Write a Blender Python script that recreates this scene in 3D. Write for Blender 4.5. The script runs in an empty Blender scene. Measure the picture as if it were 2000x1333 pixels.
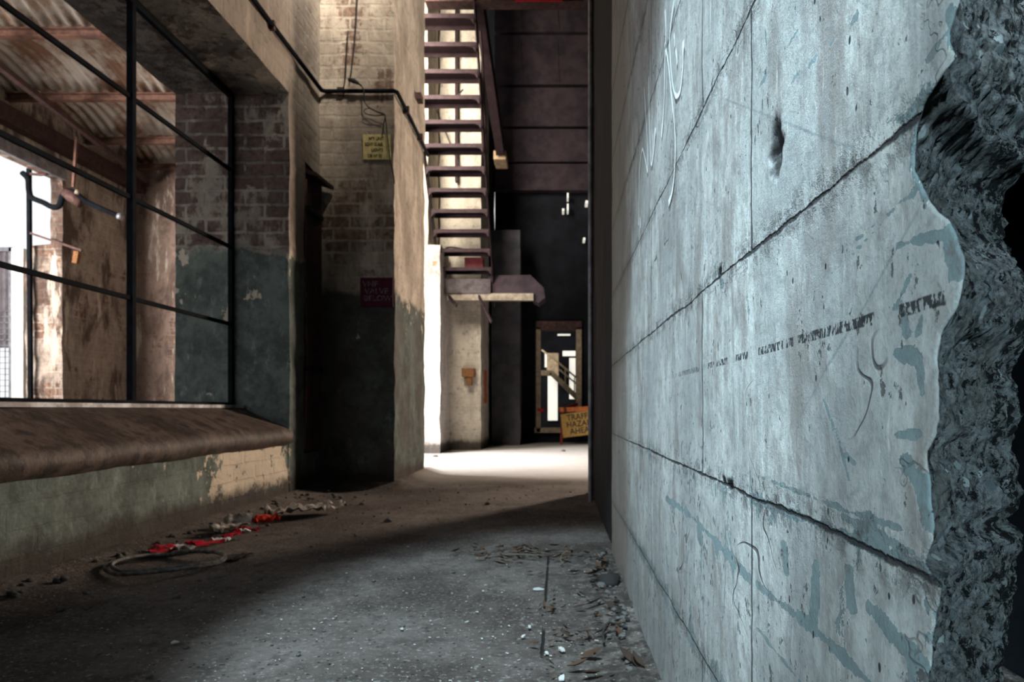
import bpy, bmesh, math, random
from mathutils import Vector, Matrix, noise as mn
R = math.radians
scene = bpy.context.scene
COL = scene.collection
random.seed(7)

# ------------------------------------------------------------------ camera
# metres: X to the right, Y along the passage, Z up; the camera sits low at the origin of X and Y
EYE = .55
cam = bpy.data.cameras.new('camera'); camo = bpy.data.objects.new('camera', cam); COL.objects.link(camo)
camo.location = (0, 0, EYE); camo.rotation_euler = (R(90), 0, 0)
cam.sensor_width = 36; cam.lens = 24.0
cam.shift_x = -.045; cam.shift_y = .0667
cam.clip_start = .02
cam.dof.use_dof = True; cam.dof.focus_distance = .62; cam.dof.aperture_fstop = 13
scene.camera = camo

def F(x, y):                      # a point of the floor seen at pixel x, y
    s = (y - 800) / EYE
    return ((x - 1090) / s, 1333 / s)
def P(x, y, Y):                   # a point at depth Y
    return Vector(((x - 1090) / 1333 * Y, Y, EYE + (800 - y) / 1333 * Y))
def W(x, y, X=.205):              # a point of the wall plane X
    Y = X * 1333 / (x - 1090)
    return Vector((X, Y, EYE + (800 - y) / 1333 * Y))

# ------------------------------------------------------------------ world, exposure, daylight
scene.view_settings.view_transform = 'Standard'; scene.view_settings.look = 'None'
scene.view_settings.gamma = 1; scene.view_settings.use_curve_mapping = False
scene.view_settings.exposure = 0
scene.cycles.use_denoising = True
scene.cycles.max_bounces = 6
scene.cycles.sample_clamp_indirect = 4
world = bpy.data.worlds.new('world'); scene.world = world; world.use_nodes = True
wb = world.node_tree.nodes['Background']; wb.inputs[0].default_value = (.96, .985, 1, 1); wb.inputs[1].default_value = 1.16

def area(name, loc, to, sx, sy, power, color, spread=180):
    l = bpy.data.lights.new(name, 'AREA'); l.shape = 'RECTANGLE'; l.size = sx; l.size_y = sy
    l.energy = power; l.color = color; l.spread = R(spread)
    o = bpy.data.objects.new(name, l); COL.objects.link(o); o.location = loc
    d = Vector(to) - Vector(loc); o.rotation_euler = d.to_track_quat('-Z', 'Y').to_euler()
    return o
COOL = (.62, .90, 1.0); WARM = (1.0, .80, .63); DAY = (1.0, .96, .93)
area('window_daylight', (-3.5, .95, 1.42), (.2, .95, .72), 3.3, .55, 2.2, COOL, 26)     # pale sky through the near bay of the window
def spot(name, loc, to, power, color, deg, blend, rad):
    l = bpy.data.lights.new(name, 'SPOT'); l.energy = power; l.color = color; l.spot_size = R(deg); l.spot_blend = blend; l.shadow_soft_size = rad
    o = bpy.data.objects.new(name, l); COL.objects.link(o); o.location = loc
    o.rotation_euler = (Vector(to) - Vector(loc)).to_track_quat('-Z', 'Y').to_euler(); return o
spot('broken_end_spot', (-.35, -1.5, 1.0), (.29, .44, .56), 185, COOL, 26, .8, .04)             # added spot on the broken end of the wall, from behind the camera
spot('floor_pool_spot', (-.30, -.6, 2.9), (.10, 1.72, 0), 1250, (.68, .90, 1.0), 31, .5, .06)        # added spot making the pale pool on the floor
area('side_hall_daylight', (3.3, 8.9, 2.3), (-1.2, 2.2, 1.0), .7, 1.6, 135, WARM, 80)     # opening on the right, past the column
area('left_opening_daylight', (-3.0, 6.75, 2.3), (-.2, 7.7, 0), 1.0, 1.2, 190, DAY, 75) # doorway between the two piers
area('upper_opening_daylight', (-1.85, 6.35, 4.5), (-1.3, 9.2, 4.0), .7, 2.2, 170, (1, .9, .76), 120)
area('upper_pier_fill', (.3, 2.3, 5.9), (-1.5, 4.7, 4.15), .9, .9, 150, (1, .90, .76), 44)  # added overhead fill for the upper pier and left wall, no opening there
area('yard_daylight', (-6.6, 2.6, 1.9), (-4.6, 7.4, 2.8), 2.0, 1.6, 210, (1, .91, .86), 90)
area('far_room_daylight', (-.9, 13.2, 2.2), (.2, 15.5, 1.0), 1.0, 1.0, 60, (1, .93, .8), 150)

# ------------------------------------------------------------------ node helpers
class NT:
    def __init__(s, name):
        s.m = bpy.data.materials.new(name); s.m.use_nodes = True
        s.t = s.m.node_tree; s.n = s.t.nodes; s.b = s.n['Principled BSDF']
        s.pos = s.new('ShaderNodeNewGeometry').outputs['Position']
    def new(s, k): return s.n.new(k)
    def put(s, v, sock):
        if isinstance(v, bpy.types.NodeSocket): s.t.links.new(v, sock)
        elif isinstance(v, (tuple, list)):
            v = tuple(v)
            sock.default_value = v + (1,) if (len(v) == 3 and sock.type == 'RGBA') else v
        else: sock.default_value = v
    def math(s, op, a, b=0., c=0., clamp=False):
        n = s.new('ShaderNodeMath'); n.operation = op; n.use_clamp = clamp
        s.put(a, n.inputs[0]); s.put(b, n.inputs[1]); s.put(c, n.inputs[2]); return n.outputs[0]
    def mul(s, a, b): return s.math('MULTIPLY', a, b)
    def add(s, a, b): return s.math('ADD', a, b)
    def mix(s, f, a, b):
        n = s.new('ShaderNodeMix'); n.data_type = 'RGBA'
        s.put(f, n.inputs[0]); s.put(a, n.inputs[6]); s.put(b, n.inputs[7]); return n.outputs[2]
    def scale(s, v, sc):
        n = s.new('ShaderNodeMapping'); s.put(v, n.inputs[0]); n.inputs[3].default_value = sc; return n.outputs[0]
    def noise(s, v, sc, det=4, rough=.6, dist=0.):
        n = s.new('ShaderNodeTexNoise'); s.put(v, n.inputs['Vector']); n.inputs['Scale'].default_value = sc
        n.inputs['Detail'].default_value = det; n.inputs['Roughness'].default_value = rough; n.inputs['Distortion'].default_value = dist
        return n.outputs[0]
    def voro(s, v, sc, feat='F1'):
        n = s.new('ShaderNodeTexVoronoi'); n.feature = feat; s.put(v, n.inputs['Vector']); n.inputs['Scale'].default_value = sc
        return n
    def step(s, v, lo, hi):       # smooth 0..1 between lo and hi (lo may exceed hi)
        n = s.new('ShaderNodeMapRange'); n.interpolation_type = 'SMOOTHSTEP'
        inv = lo > hi
        s.put(v, n.inputs[0]); n.inputs[1].default_value = min(lo, hi); n.inputs[2].default_value = max(lo, hi)
        n.inputs[3].default_value = 1. if inv else 0.; n.inputs[4].default_value = 0. if inv else 1.
        return n.outputs[0]
    def xyz(s, v):
        n = s.new('ShaderNodeSeparateXYZ'); s.put(v, n.inputs[0]); return n.outputs
    def comb(s, x, y, z=0.):
        n = s.new('ShaderNodeCombineXYZ'); s.put(x, n.inputs[0]); s.put(y, n.inputs[1]); s.put(z, n.inputs[2]); return n.outputs[0]
    def attr(s, name):
        n = s.new('ShaderNodeAttribute'); n.attribute_name = name; return n.outputs['Fac']
    def wallcoord(s):             # (along the face, up) whichever way the face looks
        g = s.new('ShaderNodeNewGeometry'); nx = s.math('ABSOLUTE', s.xyz(g.outputs['True Normal'])[0])
        p = s.xyz(s.pos); f = s.math('GREATER_THAN', nx, .6)
        u = s.add(s.mul(p[1], f), s.mul(p[0], s.math('SUBTRACT', 1., f)))
        return s.comb(u, p[2]), f
    def brick(s, v, w=.24, h=.086, mort=.010, off=.5):
        n = s.new('ShaderNodeTexBrick'); s.put(v, n.inputs['Vector']); n.offset = off
        n.inputs['Color1'].default_value = (0, 0, 0, 1); n.inputs['Color2'].default_value = (1, 1, 1, 1)
        n.inputs['Scale'].default_value = 1; n.inputs['Mortar Size'].default_value = mort; n.inputs['Mortar Smooth'].default_value = .3
        n.inputs['Brick Width'].default_value = w; n.inputs['Row Height'].default_value = h
        return n.outputs['Color'], n.outputs['Fac']
    def bump(s, h, strength=.5, dist=.01, normal=None):
        n = s.new('ShaderNodeBump'); n.inputs['Strength'].default_value = strength; n.inputs['Distance'].default_value = dist
        s.put(h, n.inputs['Height'])
        if normal is not None: s.put(normal, n.inputs['Normal'])
        return n.outputs[0]
    def out(s, col, rough=.9, normal=None, metal=0.):
        s.put(col, s.b.inputs['Base Color']); s.put(rough, s.b.inputs['Roughness']); s.put(metal, s.b.inputs['Metallic'])
        s.b.inputs['Specular IOR Level'].default_value = .16
        if normal is not None: s.put(normal, s.b.inputs['Normal'])
        return s.m

def simple(name, a, b=None, rough=.8, metal=0., sc=18, bump=.3, local=True):
    m = NT(name); b = b or tuple(c * .6 for c in a)
    v = m.pos
    if local:
        v = m.new('ShaderNodeTexCoord').outputs['Object']
    f = m.step(m.noise(v, sc, 5, .65), .35, .65)
    f2 = m.noise(v, sc * 6, 3)
    return m.out(m.mix(f, a, b), rough, m.bump(m.add(f, m.mul(f2, .6)), bump, .004), metal)

def brick_mat(name, wash, paint, brick_a, brick_b, mortar, dado=1.5, cover=.5, paint_cover=.75, side=.25, patch=None, soot=0.):
    """old brickwork: limewash above, oil paint below the dado height, both flaking"""
    m = NT(name); v, f = m.wallcoord(); p = m.xyz(m.pos)
    wob = m.noise(m.pos, 9, 2)
    vv = m.new('ShaderNodeVectorMath'); vv.operation = 'ADD'; m.put(v, vv.inputs[0])
    m.put(m.comb(m.mul(m.math('SUBTRACT', wob, .5), .03), m.mul(m.math('SUBTRACT', m.noise(m.pos, 7, 2), .5), .02)), vv.inputs[1])
    var, mo = m.brick(vv.outputs[0]); mo = m.mul(mo, m.step(m.noise(m.pos, 12, 4, .7), .30, .55))
    bcol = m.mix(var, brick_a, brick_b)
    bcol = m.mix(m.step(m.noise(m.pos, 30, 4), .4, .7), bcol, tuple(c * .55 for c in brick_a))
    col = m.mix(mo, bcol, mortar)
    n1 = m.noise(m.pos, 2.2, 7, .68); n2 = m.noise(m.scale(m.pos, (1, 1, .35)), 6.5, 6, .7)
    cov = m.add(m.add(m.mul(n1, .6), m.mul(n2, .4)), m.add(m.mul(f, side * .3), m.mul(mo, .05)))
    wmask = m.step(cov, .58 - cover * .22, .63 - cover * .22)
    # horizontally the wash survives on some courses
    wcol = m.mix(m.step(m.noise(m.scale(m.pos, (1, 1, .5)), 5, 5, .7), .35, .7), wash, tuple(c * .62 for c in wash))
    col = m.mix(m.mul(wmask, .80), col, wcol); col = m.mix(m.mul(m.step(m.noise(m.pos, 15, 7, .78), .52, .66), .55), col, (.12, .10, .085))
    col = m.mix(m.mul(m.step(m.noise(m.scale(m.pos, (1, 1, .22)), 8, 6, .72), .56, .66), .5), col, tuple(min(1, c * 1.25) for c in wash))
    if paint:
        z = m.add(p[2], m.mul(m.math('SUBTRACT', m.noise(m.pos, 3.5, 4, .7), .5), .28))
        low = m.step(z, dado + .03, dado - .03)
        pn = m.add(m.mul(m.noise(m.pos, 3.1, 7, .7), .65), m.mul(m.noise(m.scale(m.pos, (1, 1, .5)), 14, 4, .7), .35))
        pm = m.step(m.add(pn, m.mul(m.step(p[2], dado - .1, dado - .8), .12)), .56 - paint_cover * .22, .575 - paint_cover * .22)
        pcol = m.mix(m.step(m.noise(m.pos, 5, 7, .75), .38, .62), paint, tuple(c * .5 for c in paint)); pcol = m.mix(m.mul(m.step(m.noise(m.scale(m.pos, (1, 1, .4)), 17, 6, .75), .55, .68), .5), pcol, tuple(min(1, c * 1.9 + .03) for c in paint))
        if patch:                 # one big flaked place: y0, y1, z0, z1
            y0, y1, z0, z1 = patch
            e = m.mul(m.mul(m.step(p[1], y0 - .25, y0 + .3), m.step(p[1], y1 + .15, y1 - .1)), m.mul(m.step(p[2], z0 - .05, z0 + .06), m.step(p[2], z1 + .04, z1 - .02)))
            hole = m.step(m.add(m.noise(m.pos, 13, 6, .72), m.mul(e, .28)), .66, .68)
            pm = m.mul(pm, m.math('SUBTRACT', 1., hole))
        k = m.mul(low, pm)
        under = m.mix(m.noise(m.pos, 8, 4), (.62, .54, .43), (.4, .34, .27))
        col = m.mix(low, col, under)
        col = m.mix(k, col, pcol)
    else: k = 0.
    if soot:
        sv = m.scale(m.pos, (1, 1, .4))
        col = m.mix(m.mul(m.step(m.noise(sv, 2.6, 7, .7, .4), .46, .58), soot), col, (.075, .05, .04))
        if soot > .5: col = m.mix(m.mul(m.step(m.noise(m.scale(m.pos, (1, 1, .2)), 5, 6, .7), .55, .64), .8), col, (.62, .56, .46))
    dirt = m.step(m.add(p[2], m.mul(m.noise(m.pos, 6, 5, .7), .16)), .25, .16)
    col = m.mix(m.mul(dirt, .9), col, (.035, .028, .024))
    h = m.add(m.add(m.mul(mo, m.add(m.mul(k, .30), -.45) if paint else -.45), m.mul(m.noise(m.pos, 22, 7, .72), .8)), m.add(m.mul(wmask, .25), m.mul(k, .3) if paint else 0.))
    return m.out(col, .88, m.bump(h, .75, .012))

M = {}
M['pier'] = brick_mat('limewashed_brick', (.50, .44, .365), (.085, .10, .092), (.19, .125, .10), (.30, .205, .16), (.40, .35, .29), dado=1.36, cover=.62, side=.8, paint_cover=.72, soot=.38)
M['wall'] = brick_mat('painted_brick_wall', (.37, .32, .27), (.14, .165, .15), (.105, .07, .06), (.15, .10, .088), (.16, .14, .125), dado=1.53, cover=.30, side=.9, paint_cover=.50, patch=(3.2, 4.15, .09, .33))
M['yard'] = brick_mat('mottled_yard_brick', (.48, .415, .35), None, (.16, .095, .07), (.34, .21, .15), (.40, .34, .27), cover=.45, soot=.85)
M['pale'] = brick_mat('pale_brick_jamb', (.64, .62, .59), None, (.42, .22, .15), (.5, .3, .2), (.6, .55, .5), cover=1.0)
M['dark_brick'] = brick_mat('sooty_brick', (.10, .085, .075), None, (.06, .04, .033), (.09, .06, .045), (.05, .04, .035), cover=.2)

def m_concrete():
    m = NT('whitewashed_board_marked_concrete'); p = m.xyz(m.pos)
    c5 = lambda v: m.math('SUBTRACT', v, .5)
    rag = m.mul(c5(m.noise(m.pos, 60, 4, .75)), .006)
    jit = m.add(m.mul(c5(m.noise(m.pos, 6, 3, .6)), .012), rag)
    y = m.add(p[1], m.mul(jit, .7)); z = m.add(p[2], jit)
    # panel joints: courses .2585 m high, panels .775 m long, each course shifted
    Hh, Ww = .2585, .775
    row = m.math('DIVIDE', m.math('SUBTRACT', z, .458), Hh)
    fr = m.math('FRACT', m.add(row, 20.)); dz = m.mul(m.math('MINIMUM', fr, m.math('SUBTRACT', 1., fr)), Hh)
    par = m.math('MODULO', m.math('FLOOR', m.add(row, 20.)), 2.)
    yy = m.math('DIVIDE', m.math('SUBTRACT', y, m.add(.969, m.mul(par, -.244))), Ww)
    fy = m.math('FRACT', m.add(yy, 20.)); dy = m.mul(m.math('MINIMUM', fy, m.math('SUBTRACT', 1., fy)), Ww)
    wid = m.mul(c5(m.noise(m.pos, 17, 4, .7)), .007)
    jz = m.step(m.add(dz, wid), .0026, .0004); jy = m.step(m.add(dy, m.mul(wid, .8)), .0034, .0012)
    dbl = m.mul(m.step(m.math('ABSOLUTE', m.math('SUBTRACT', dz, .011)), .0016, .0006), m.step(m.noise(m.pos, 8, 3), .5, .6))
    joint = m.math('MAXIMUM', jz, m.mul(jy, .9), clamp=True)
    nearj = m.step(dz, .032, .004)
    lv = m.scale(m.pos, (1, 1, .13)); lv2 = m.scale(m.pos, (1, 1, .4))
    streak = m.noise(lv, 26, 6, .7); cloud = m.noise(m.pos, 4, 6, .65); fine = m.noise(m.pos, 150, 5, .75); mid = m.noise(m.pos, 34, 6, .72)
    base = m.mix(m.step(cloud, .3, .68), (.60, .62, .61), (.34, .36, .365))
    base = m.mix(m.mul(m.step(streak, .44, .66), .72), base, (.30, .31, .315))
    base = m.mix(m.mul(m.step(m.noise(lv2, 9, 6, .72), .48, .64), .7), base, (.215, .19, .175))
    base = m.mix(m.mul(m.step(mid, .48, .66), .62), base, (.27, .275, .28))
    base = m.mix(m.mul(m.step(fine, .46, .72), .50), base, (.24, .24, .25))
    base = m.mix(m.mul(m.step(m.noise(lv, 60, 4, .7), .60, .70), .4), base, (.80, .81, .80))
    edge = m.attr('edge')
    lowz = m.step(p[2], .52, .36)
    tear = m.noise(lv2, 20, 8, .68, .5)
    area_ = m.step(m.noise(m.pos, 5.5, 2, .5), .42, .62)
    tv = m.add(m.add(tear, m.mul(nearj, m.add(.03, m.mul(lowz, .10)))), m.add(m.mul(edge, .09), m.add(m.mul(lowz, .055), m.mul(area_, .05))))
    tv = m.add(tv, m.add(m.mul(m.attr('bare'), .27), m.mul(m.mul(c5(m.noise(lv2, 48, 6, .75)), m.step(m.attr('bare'), .02, .2)), .30)))
    peel = m.step(tv, .690, .696); lip = m.mul(m.step(tv, .672, .690), m.math('SUBTRACT', 1., peel))
    under = m.mix(m.noise(m.scale(m.pos, (1, 1, 3)), 40, 5), (.13, .19, .21), (.25, .325, .345))
    under = m.mix(m.mul(m.step(mid, .52, .64), .6), under, (.17, .16, .16))
    col = m.mix(m.mul(lip, .4), base, (.80, .82, .80))
    col = m.mix(m.mul(peel, .92), col, under)
    t2 = m.noise(m.scale(m.pos, (1, 1, .7)), 70, 5, .72)
    t3 = m.add(t2, m.add(m.mul(m.step(m.noise(m.pos, 7, 4, .65), .45, .62), .075), m.mul(lowz, .02)))
    spots = m.step(t3, .672, .70)
    col = m.mix(m.mul(spots, .85), col, (.085, .08, .08))
    vo = m.voro(m.scale(m.pos, (1.4, 1.4, .8)), 46).outputs['Distance']
    pore = m.mul(m.step(m.add(vo, m.mul(c5(fine), .12)), .13, .09), m.step(m.noise(m.pos, 26, 2), .52, .58))
    col = m.mix(m.mul(pore, .95), col, (.025, .025, .03))
    grime = m.mul(nearj, m.step(m.noise(m.pos, 38, 6, .75), .46, .62))
    col = m.mix(m.mul(grime, .75), col, (.12, .115, .115))
    col = m.mix(m.mul(dbl, .5), col, (.12, .12, .12))
    col = m.mix(m.mul(joint, .93), col, (.035, .035, .04))
    c = m.math('ABSOLUTE', c5(m.noise(m.pos, 3.3, 3, .5, .5)))
    crack = m.mul(m.step(c, .0035, .001), m.step(m.noise(m.pos, 6, 2), .56, .64))
    c2 = m.math('ABSOLUTE', c5(m.noise(m.pos, 9, 4, .6, .3)))
    crack = m.math('MAXIMUM', crack, m.mul(m.mul(m.step(c2, .006, .001), m.step(edge, .05, .5)), .5))
    col = m.mix(m.mul(crack, .8), col, (.06, .06, .065))
    # slanting scrapes, each a straight shallow scratch
    for (y0, z0, sl, ya, yb_) in ((.40, .655, -.62, .36, .62), (.50, .86, .9, .42, .75), (.6, .80, .55, .45, .9)):
        d = m.math('ABSOLUTE', m.math('SUBTRACT', p[2], m.add(m.mul(m.math('SUBTRACT', p[1], y0), sl), z0 + 0.)))
        k = m.mul(m.mul(m.step(m.add(d, rag), .0022, .0006), m.step(p[1], ya, ya + .05)), m.step(p[1], yb_, yb_ - .1))
        col = m.mix(m.mul(k, .45), col, (.16, .20, .22))
    band = m.step(m.math('ABSOLUTE', m.add(m.math('SUBTRACT', p[2], .609), m.mul(rag, .6))), .0045, .0034)
    dash = m.step(m.noise(m.comb(m.mul(p[1], 30.), 4.3, 0.), 1.0, 1), .42, .45)
    chew = m.step(m.noise(m.scale(m.pos, (1, 1, .5)), 230, 3), .46, .50)
    yr = m.mul(m.step(p[1], .35, .355), m.step(p[1], 1.5, .8))
    line = m.mul(m.mul(band, dash), m.mul(chew, yr))
    col = m.mix(m.mul(line, .95), col, (.03, .034, .038))
    pitd = m.attr('pit'); col = m.mix(m.mul(m.step(m.add(pitd, m.mul(c5(mid), .5)), .02, .45), .95), col, (.02, .02, .022))  # shade inside the cavities painted in near black
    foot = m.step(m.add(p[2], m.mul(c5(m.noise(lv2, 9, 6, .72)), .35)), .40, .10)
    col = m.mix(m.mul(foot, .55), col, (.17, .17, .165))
    brown = m.step(m.add(p[1], m.mul(c5(m.noise(lv2, 7, 5, .7)), .5)), 1.8, 2.15)  # dim far end past the cool light, painted brown
    col = m.mix(m.mul(brown, .8), col, m.mix(streak, (.12, .10, .085), (.27, .235, .20)))
    h = m.add(m.add(m.mul(joint, -1.6), m.mul(peel, -.6)), m.add(m.mul(m.noise(m.pos, 55, 8, .75), .7), m.mul(m.add(pore, spots), -.8)))
    h = m.add(h, m.add(m.mul(m.add(crack, grime), -.5), m.mul(fine, .25)))
    return m.out(col, .78, m.bump(h, 1., .0032))
M['concrete'] = m_concrete()

def m_rubble():
    m = NT('broken_aggregate')
    n1 = m.noise(m.pos, 110, 8, .8, .1); n2 = m.noise(m.pos, 26, 5, .7); n3 = m.noise(m.pos, 300, 4, .8)
    vo = m.voro(m.pos, 95); d = vo.outputs['Distance']; hue = m.xyz(vo.outputs['Color'])[0]
    col = m.mix(m.step(n1, .36, .62), (.07, .07, .075), (.42, .43, .44))
    col = m.mix(m.mul(m.step(n2, .48, .64), .5), col, (.20, .175, .155))
    col = m.mix(m.mul(m.step(n3, .56, .66), .5), col, (.50, .53, .55))
    stone = m.mul(m.step(m.add(d, m.mul(n3, .3)), .62, .50), m.step(hue, .84, .88))
    col = m.mix(m.mul(stone, .85), col, m.mix(m.step(hue, .93, .96), (.22, .26, .28), (.75, .80, .82)))
    deep = m.mul(m.step(m.xyz(m.pos)[0], .27, .35), m.step(n2, .40, .60))
    pit = m.step(m.math('SUBTRACT', m.noise(m.pos, 68, 7, .8, .25), m.mul(deep, .10)), .450, .415)
    col = m.mix(m.mul(pit, .95), col, (.008, .009, .010))
    h = m.add(m.add(m.mul(n1, 1.2), m.mul(stone, .25)), m.add(m.mul(pit, -.8), m.mul(n3, .4)))
    return m.out(col, .6, m.bump(h, 1., .009))
M['rubble'] = m_rubble()

def m_floor():
    m = NT('dusty_concrete_floor'); p = m.xyz(m.pos)
    n1 = m.noise(m.pos, 1.6, 6, .65); n2 = m.noise(m.pos, 14, 6, .72); n3 = m.noise(m.pos, 90, 4, .7)
    col = m.mix(m.step(n1, .35, .65), (.044, .034, .031), (.130, .112, .104))
    col = m.mix(m.mul(m.step(n2, .48, .66), .65), col, (.035, .03, .028))
    col = m.mix(m.mul(m.step(n3, .54, .66), .6), col, (.36, .34, .32)); col = m.mix(m.mul(m.step(m.noise(m.pos, 45, 6, .75), .5, .62), .6), col, (.05, .045, .04))
    vo = m.voro(m.pos, 85); d = vo.outputs['Distance']; hue = m.xyz(vo.outputs['Color'])[1]
    grit = m.mul(m.step(m.add(d, m.mul(n3, .2)), .36, .24), m.mul(m.step(hue, .84, .88), m.add(.15, m.mul(m.step(m.noise(m.pos, 6, 4, .7), .46, .60), .7))))
    col = m.mix(grit, col, (.55, .53, .5))
    dk = m.mul(m.step(d, .34, .24), m.step(hue, .14, .10))
    col = m.mix(dk, col, (.02, .018, .016))
    far = m.mul(m.step(p[1], 5.0, 5.6), m.step(p[0], -2.2, -2.0))    # daylit strip beyond the first pier, painted in as a paler floor
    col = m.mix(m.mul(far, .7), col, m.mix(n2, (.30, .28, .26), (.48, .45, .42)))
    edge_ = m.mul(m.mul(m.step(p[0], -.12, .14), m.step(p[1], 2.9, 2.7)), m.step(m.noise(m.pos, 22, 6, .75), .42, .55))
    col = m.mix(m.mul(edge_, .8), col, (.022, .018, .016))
    # a sawn joint beside the wall
    jx = m.step(m.math('ABSOLUTE', m.add(p[0], m.add(.033, m.mul(m.noise(m.pos, 40, 3), .006)))), .0045, .002)
    seg = m.mul(m.step(m.noise(m.comb(0., m.mul(p[1], 3.), 0.), 1., 1), .40, .45), m.mul(m.step(p[1], 1.5, 1.55), m.step(p[1], 2.6, 2.5)))
    g = m.mul(jx, seg)
    col = m.mix(g, col, (.012, .012, .012))
    h = m.add(m.add(m.mul(n2, .8), m.mul(n3, .35)), m.add(m.mul(m.add(grit, dk), .5), m.mul(g, -2.)))
    return m.out(col, .86, m.bump(h, .8, .012))
M['floor'] = m_floor()

def m_sill():
    m = NT('brown_worn_render'); v = m.scale(m.pos, (.8, 1.5, .8))
    n1 = m.noise(v, 3, 8, .72, .6); n2 = m.noise(m.pos, 13, 7, .75)
    col = m.mix(m.step(n1, .35, .62), (.040, .028, .023), (.095, .068, .056))
    col = m.mix(m.mul(m.step(m.noise(v, 7, 7, .75, .5), .56, .66), .5), col, (.16, .13, .115))
    col = m.mix(m.mul(m.step(n2, .47, .60), .85), col, (.022, .017, .016))
    return m.out(col, .60, m.bump(m.add(n1, m.mul(n2, .6)), .6, .015))
M['sill'] = m_sill()

def m_tin():
    m = NT('rusty_corrugated_sheet')
    n1 = m.noise(m.scale(m.pos, (1, .5, 1)), 3.2, 6, .7); n2 = m.noise(m.scale(m.pos, (4, .4, 1)), 5, 4, .7)
    col = m.mix(m.step(n1, .42, .6), (.48, .44, .38), (.20, .12, .08))
    col = m.mix(m.mul(m.step(n2, .55, .7), .7), col, (.34, .16, .07))
    return m.out(col, .42, m.bump(n1, .2, .01), .45)
M['tin'] = m_tin()
M['rust_beam'] = simple('rust_orange_steel', (.19, .10, .07), (.09, .052, .044), .7, .2)
M['rust_dark'] = simple('dark_rusty_steel', (.085, .048, .042), (.045, .028, .028), .6, .3)
M['stair'] = simple('brown_oxide_stair_steel', (.036, .021, .023), (.022, .014, .017), .62, .3)
M['frame'] = simple('dark_window_steel', (.010, .014, .018), (.008, .008, .010), .5, .4, 12); M['frame'].node_tree.nodes['Principled BSDF'].inputs['Specular IOR Level'].default_value = .03; M['frame'].node_tree.nodes['Principled BSDF'].inputs['Roughness'].default_value = .9
M['frame_brown'] = simple('brown_painted_steel', (.10, .055, .045), (.05, .03, .03), .6, .2)
M['black'] = simple('black_rubber', (.018, .018, .02), (.03, .03, .03), .6)
M['hose'] = simple('dusty_grey_hose', (.20, .19, .18), (.06, .06, .06), .6, 0, 40)
M['timber'] = simple('pale_weathered_timber', (.42, .34, .24), (.26, .20, .14), .8, 0, 14)
M['timber_light'] = simple('tan_board', (.46, .34, .21), (.32, .22, .13), .8, 0, 10)
M['cream'] = simple('cream_steel_edge', (.30, .26, .20), (.17, .14, .11), .6, .1, 12)
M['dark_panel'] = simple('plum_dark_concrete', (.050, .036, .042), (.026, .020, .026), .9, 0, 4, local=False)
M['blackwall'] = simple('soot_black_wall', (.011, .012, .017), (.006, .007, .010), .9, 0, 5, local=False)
M['yellow'] = simple('faded_yellow_sign_paint', (.66, .56, .24), (.46, .39, .20), .7, 0, 30)
M['sign_yellow'] = simple('dusty_warning_yellow', (.34, .21, .05), (.24, .14, .04), .6, 0, 30)
M['ink'] = simple('sign_ink', (.02, .018, .018), (.035, .03, .03), .7)
M['wash_ink'] = simple('dull_brown_lettering', (.03, .025, .02), (.08, .06, .04), .8)
M['red'] = simple('red_plastic_tape', (.52, .012, .03), (.36, .008, .02), .38, 0, 9)
M['white'] = simple('white_plastic_tape', (.80, .78, .78), (.55, .52, .52), .38, 0, 20)
M['orange'] = simple('orange_plastic', (.42, .12, .03), (.25, .07, .02), .5)
M['rag'] = simple('dirty_pale_rag', (.60, .55, .50), (.22, .19, .17), .95, 0, 25, .8)
M['redrag'] = simple('red_rag', (.62, .035, .015), (.35, .02, .01), .85, 0, 25)
M['chip'] = simple('pale_paint_flake', (.56, .57, .55), (.30, .30, .29), .7, 0, 40)
M['leaf_brown'] = simple('rusty_brown_leaf', (.09, .048, .028), (.03, .018, .012), .8, 0, 60)
M['leaf'] = simple('dry_brown_leaf', (.050, .030, .020), (.014, .010, .008), .8, 0, 60)
M['stone'] = simple('grey_stone', (.12, .115, .11), (.05, .05, .05), .9, 0, 40)
M['twig'] = simple('pale_twig', (.22, .19, .15), (.10, .08, .06), .85, 0, 60)
M['chalk'] = simple('white_chalk', (.97, .98, .98), (.80, .86, .88), .9, 0, 300, .1)
M['maroon'] = simple('maroon_paint', (.075, .008, .026), (.045, .006, .018), .7, 0, 30)
M['maroon_text'] = simple('dull_lilac_lettering', (.24, .20, .22), (.07, .03, .05), .8, 0, 60)
M['bolt_rust'] = simple('orange_rusted_iron', (.28, .13, .05), (.12, .06, .03), .8, 0, 60)
M['galv'] = simple('galvanised_sheet', (.30, .31, .33), (.16, .16, .18), .45, .5, 12)
M['white_post'] = simple('whitewashed_post', (.85, .83, .78), (.7, .66, .6), .8, 0, 6)
M['orange_paint'] = simple('orange_spray_paint', (.60, .13, .05), (.42, .10, .05), .8, 0, 40)

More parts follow.
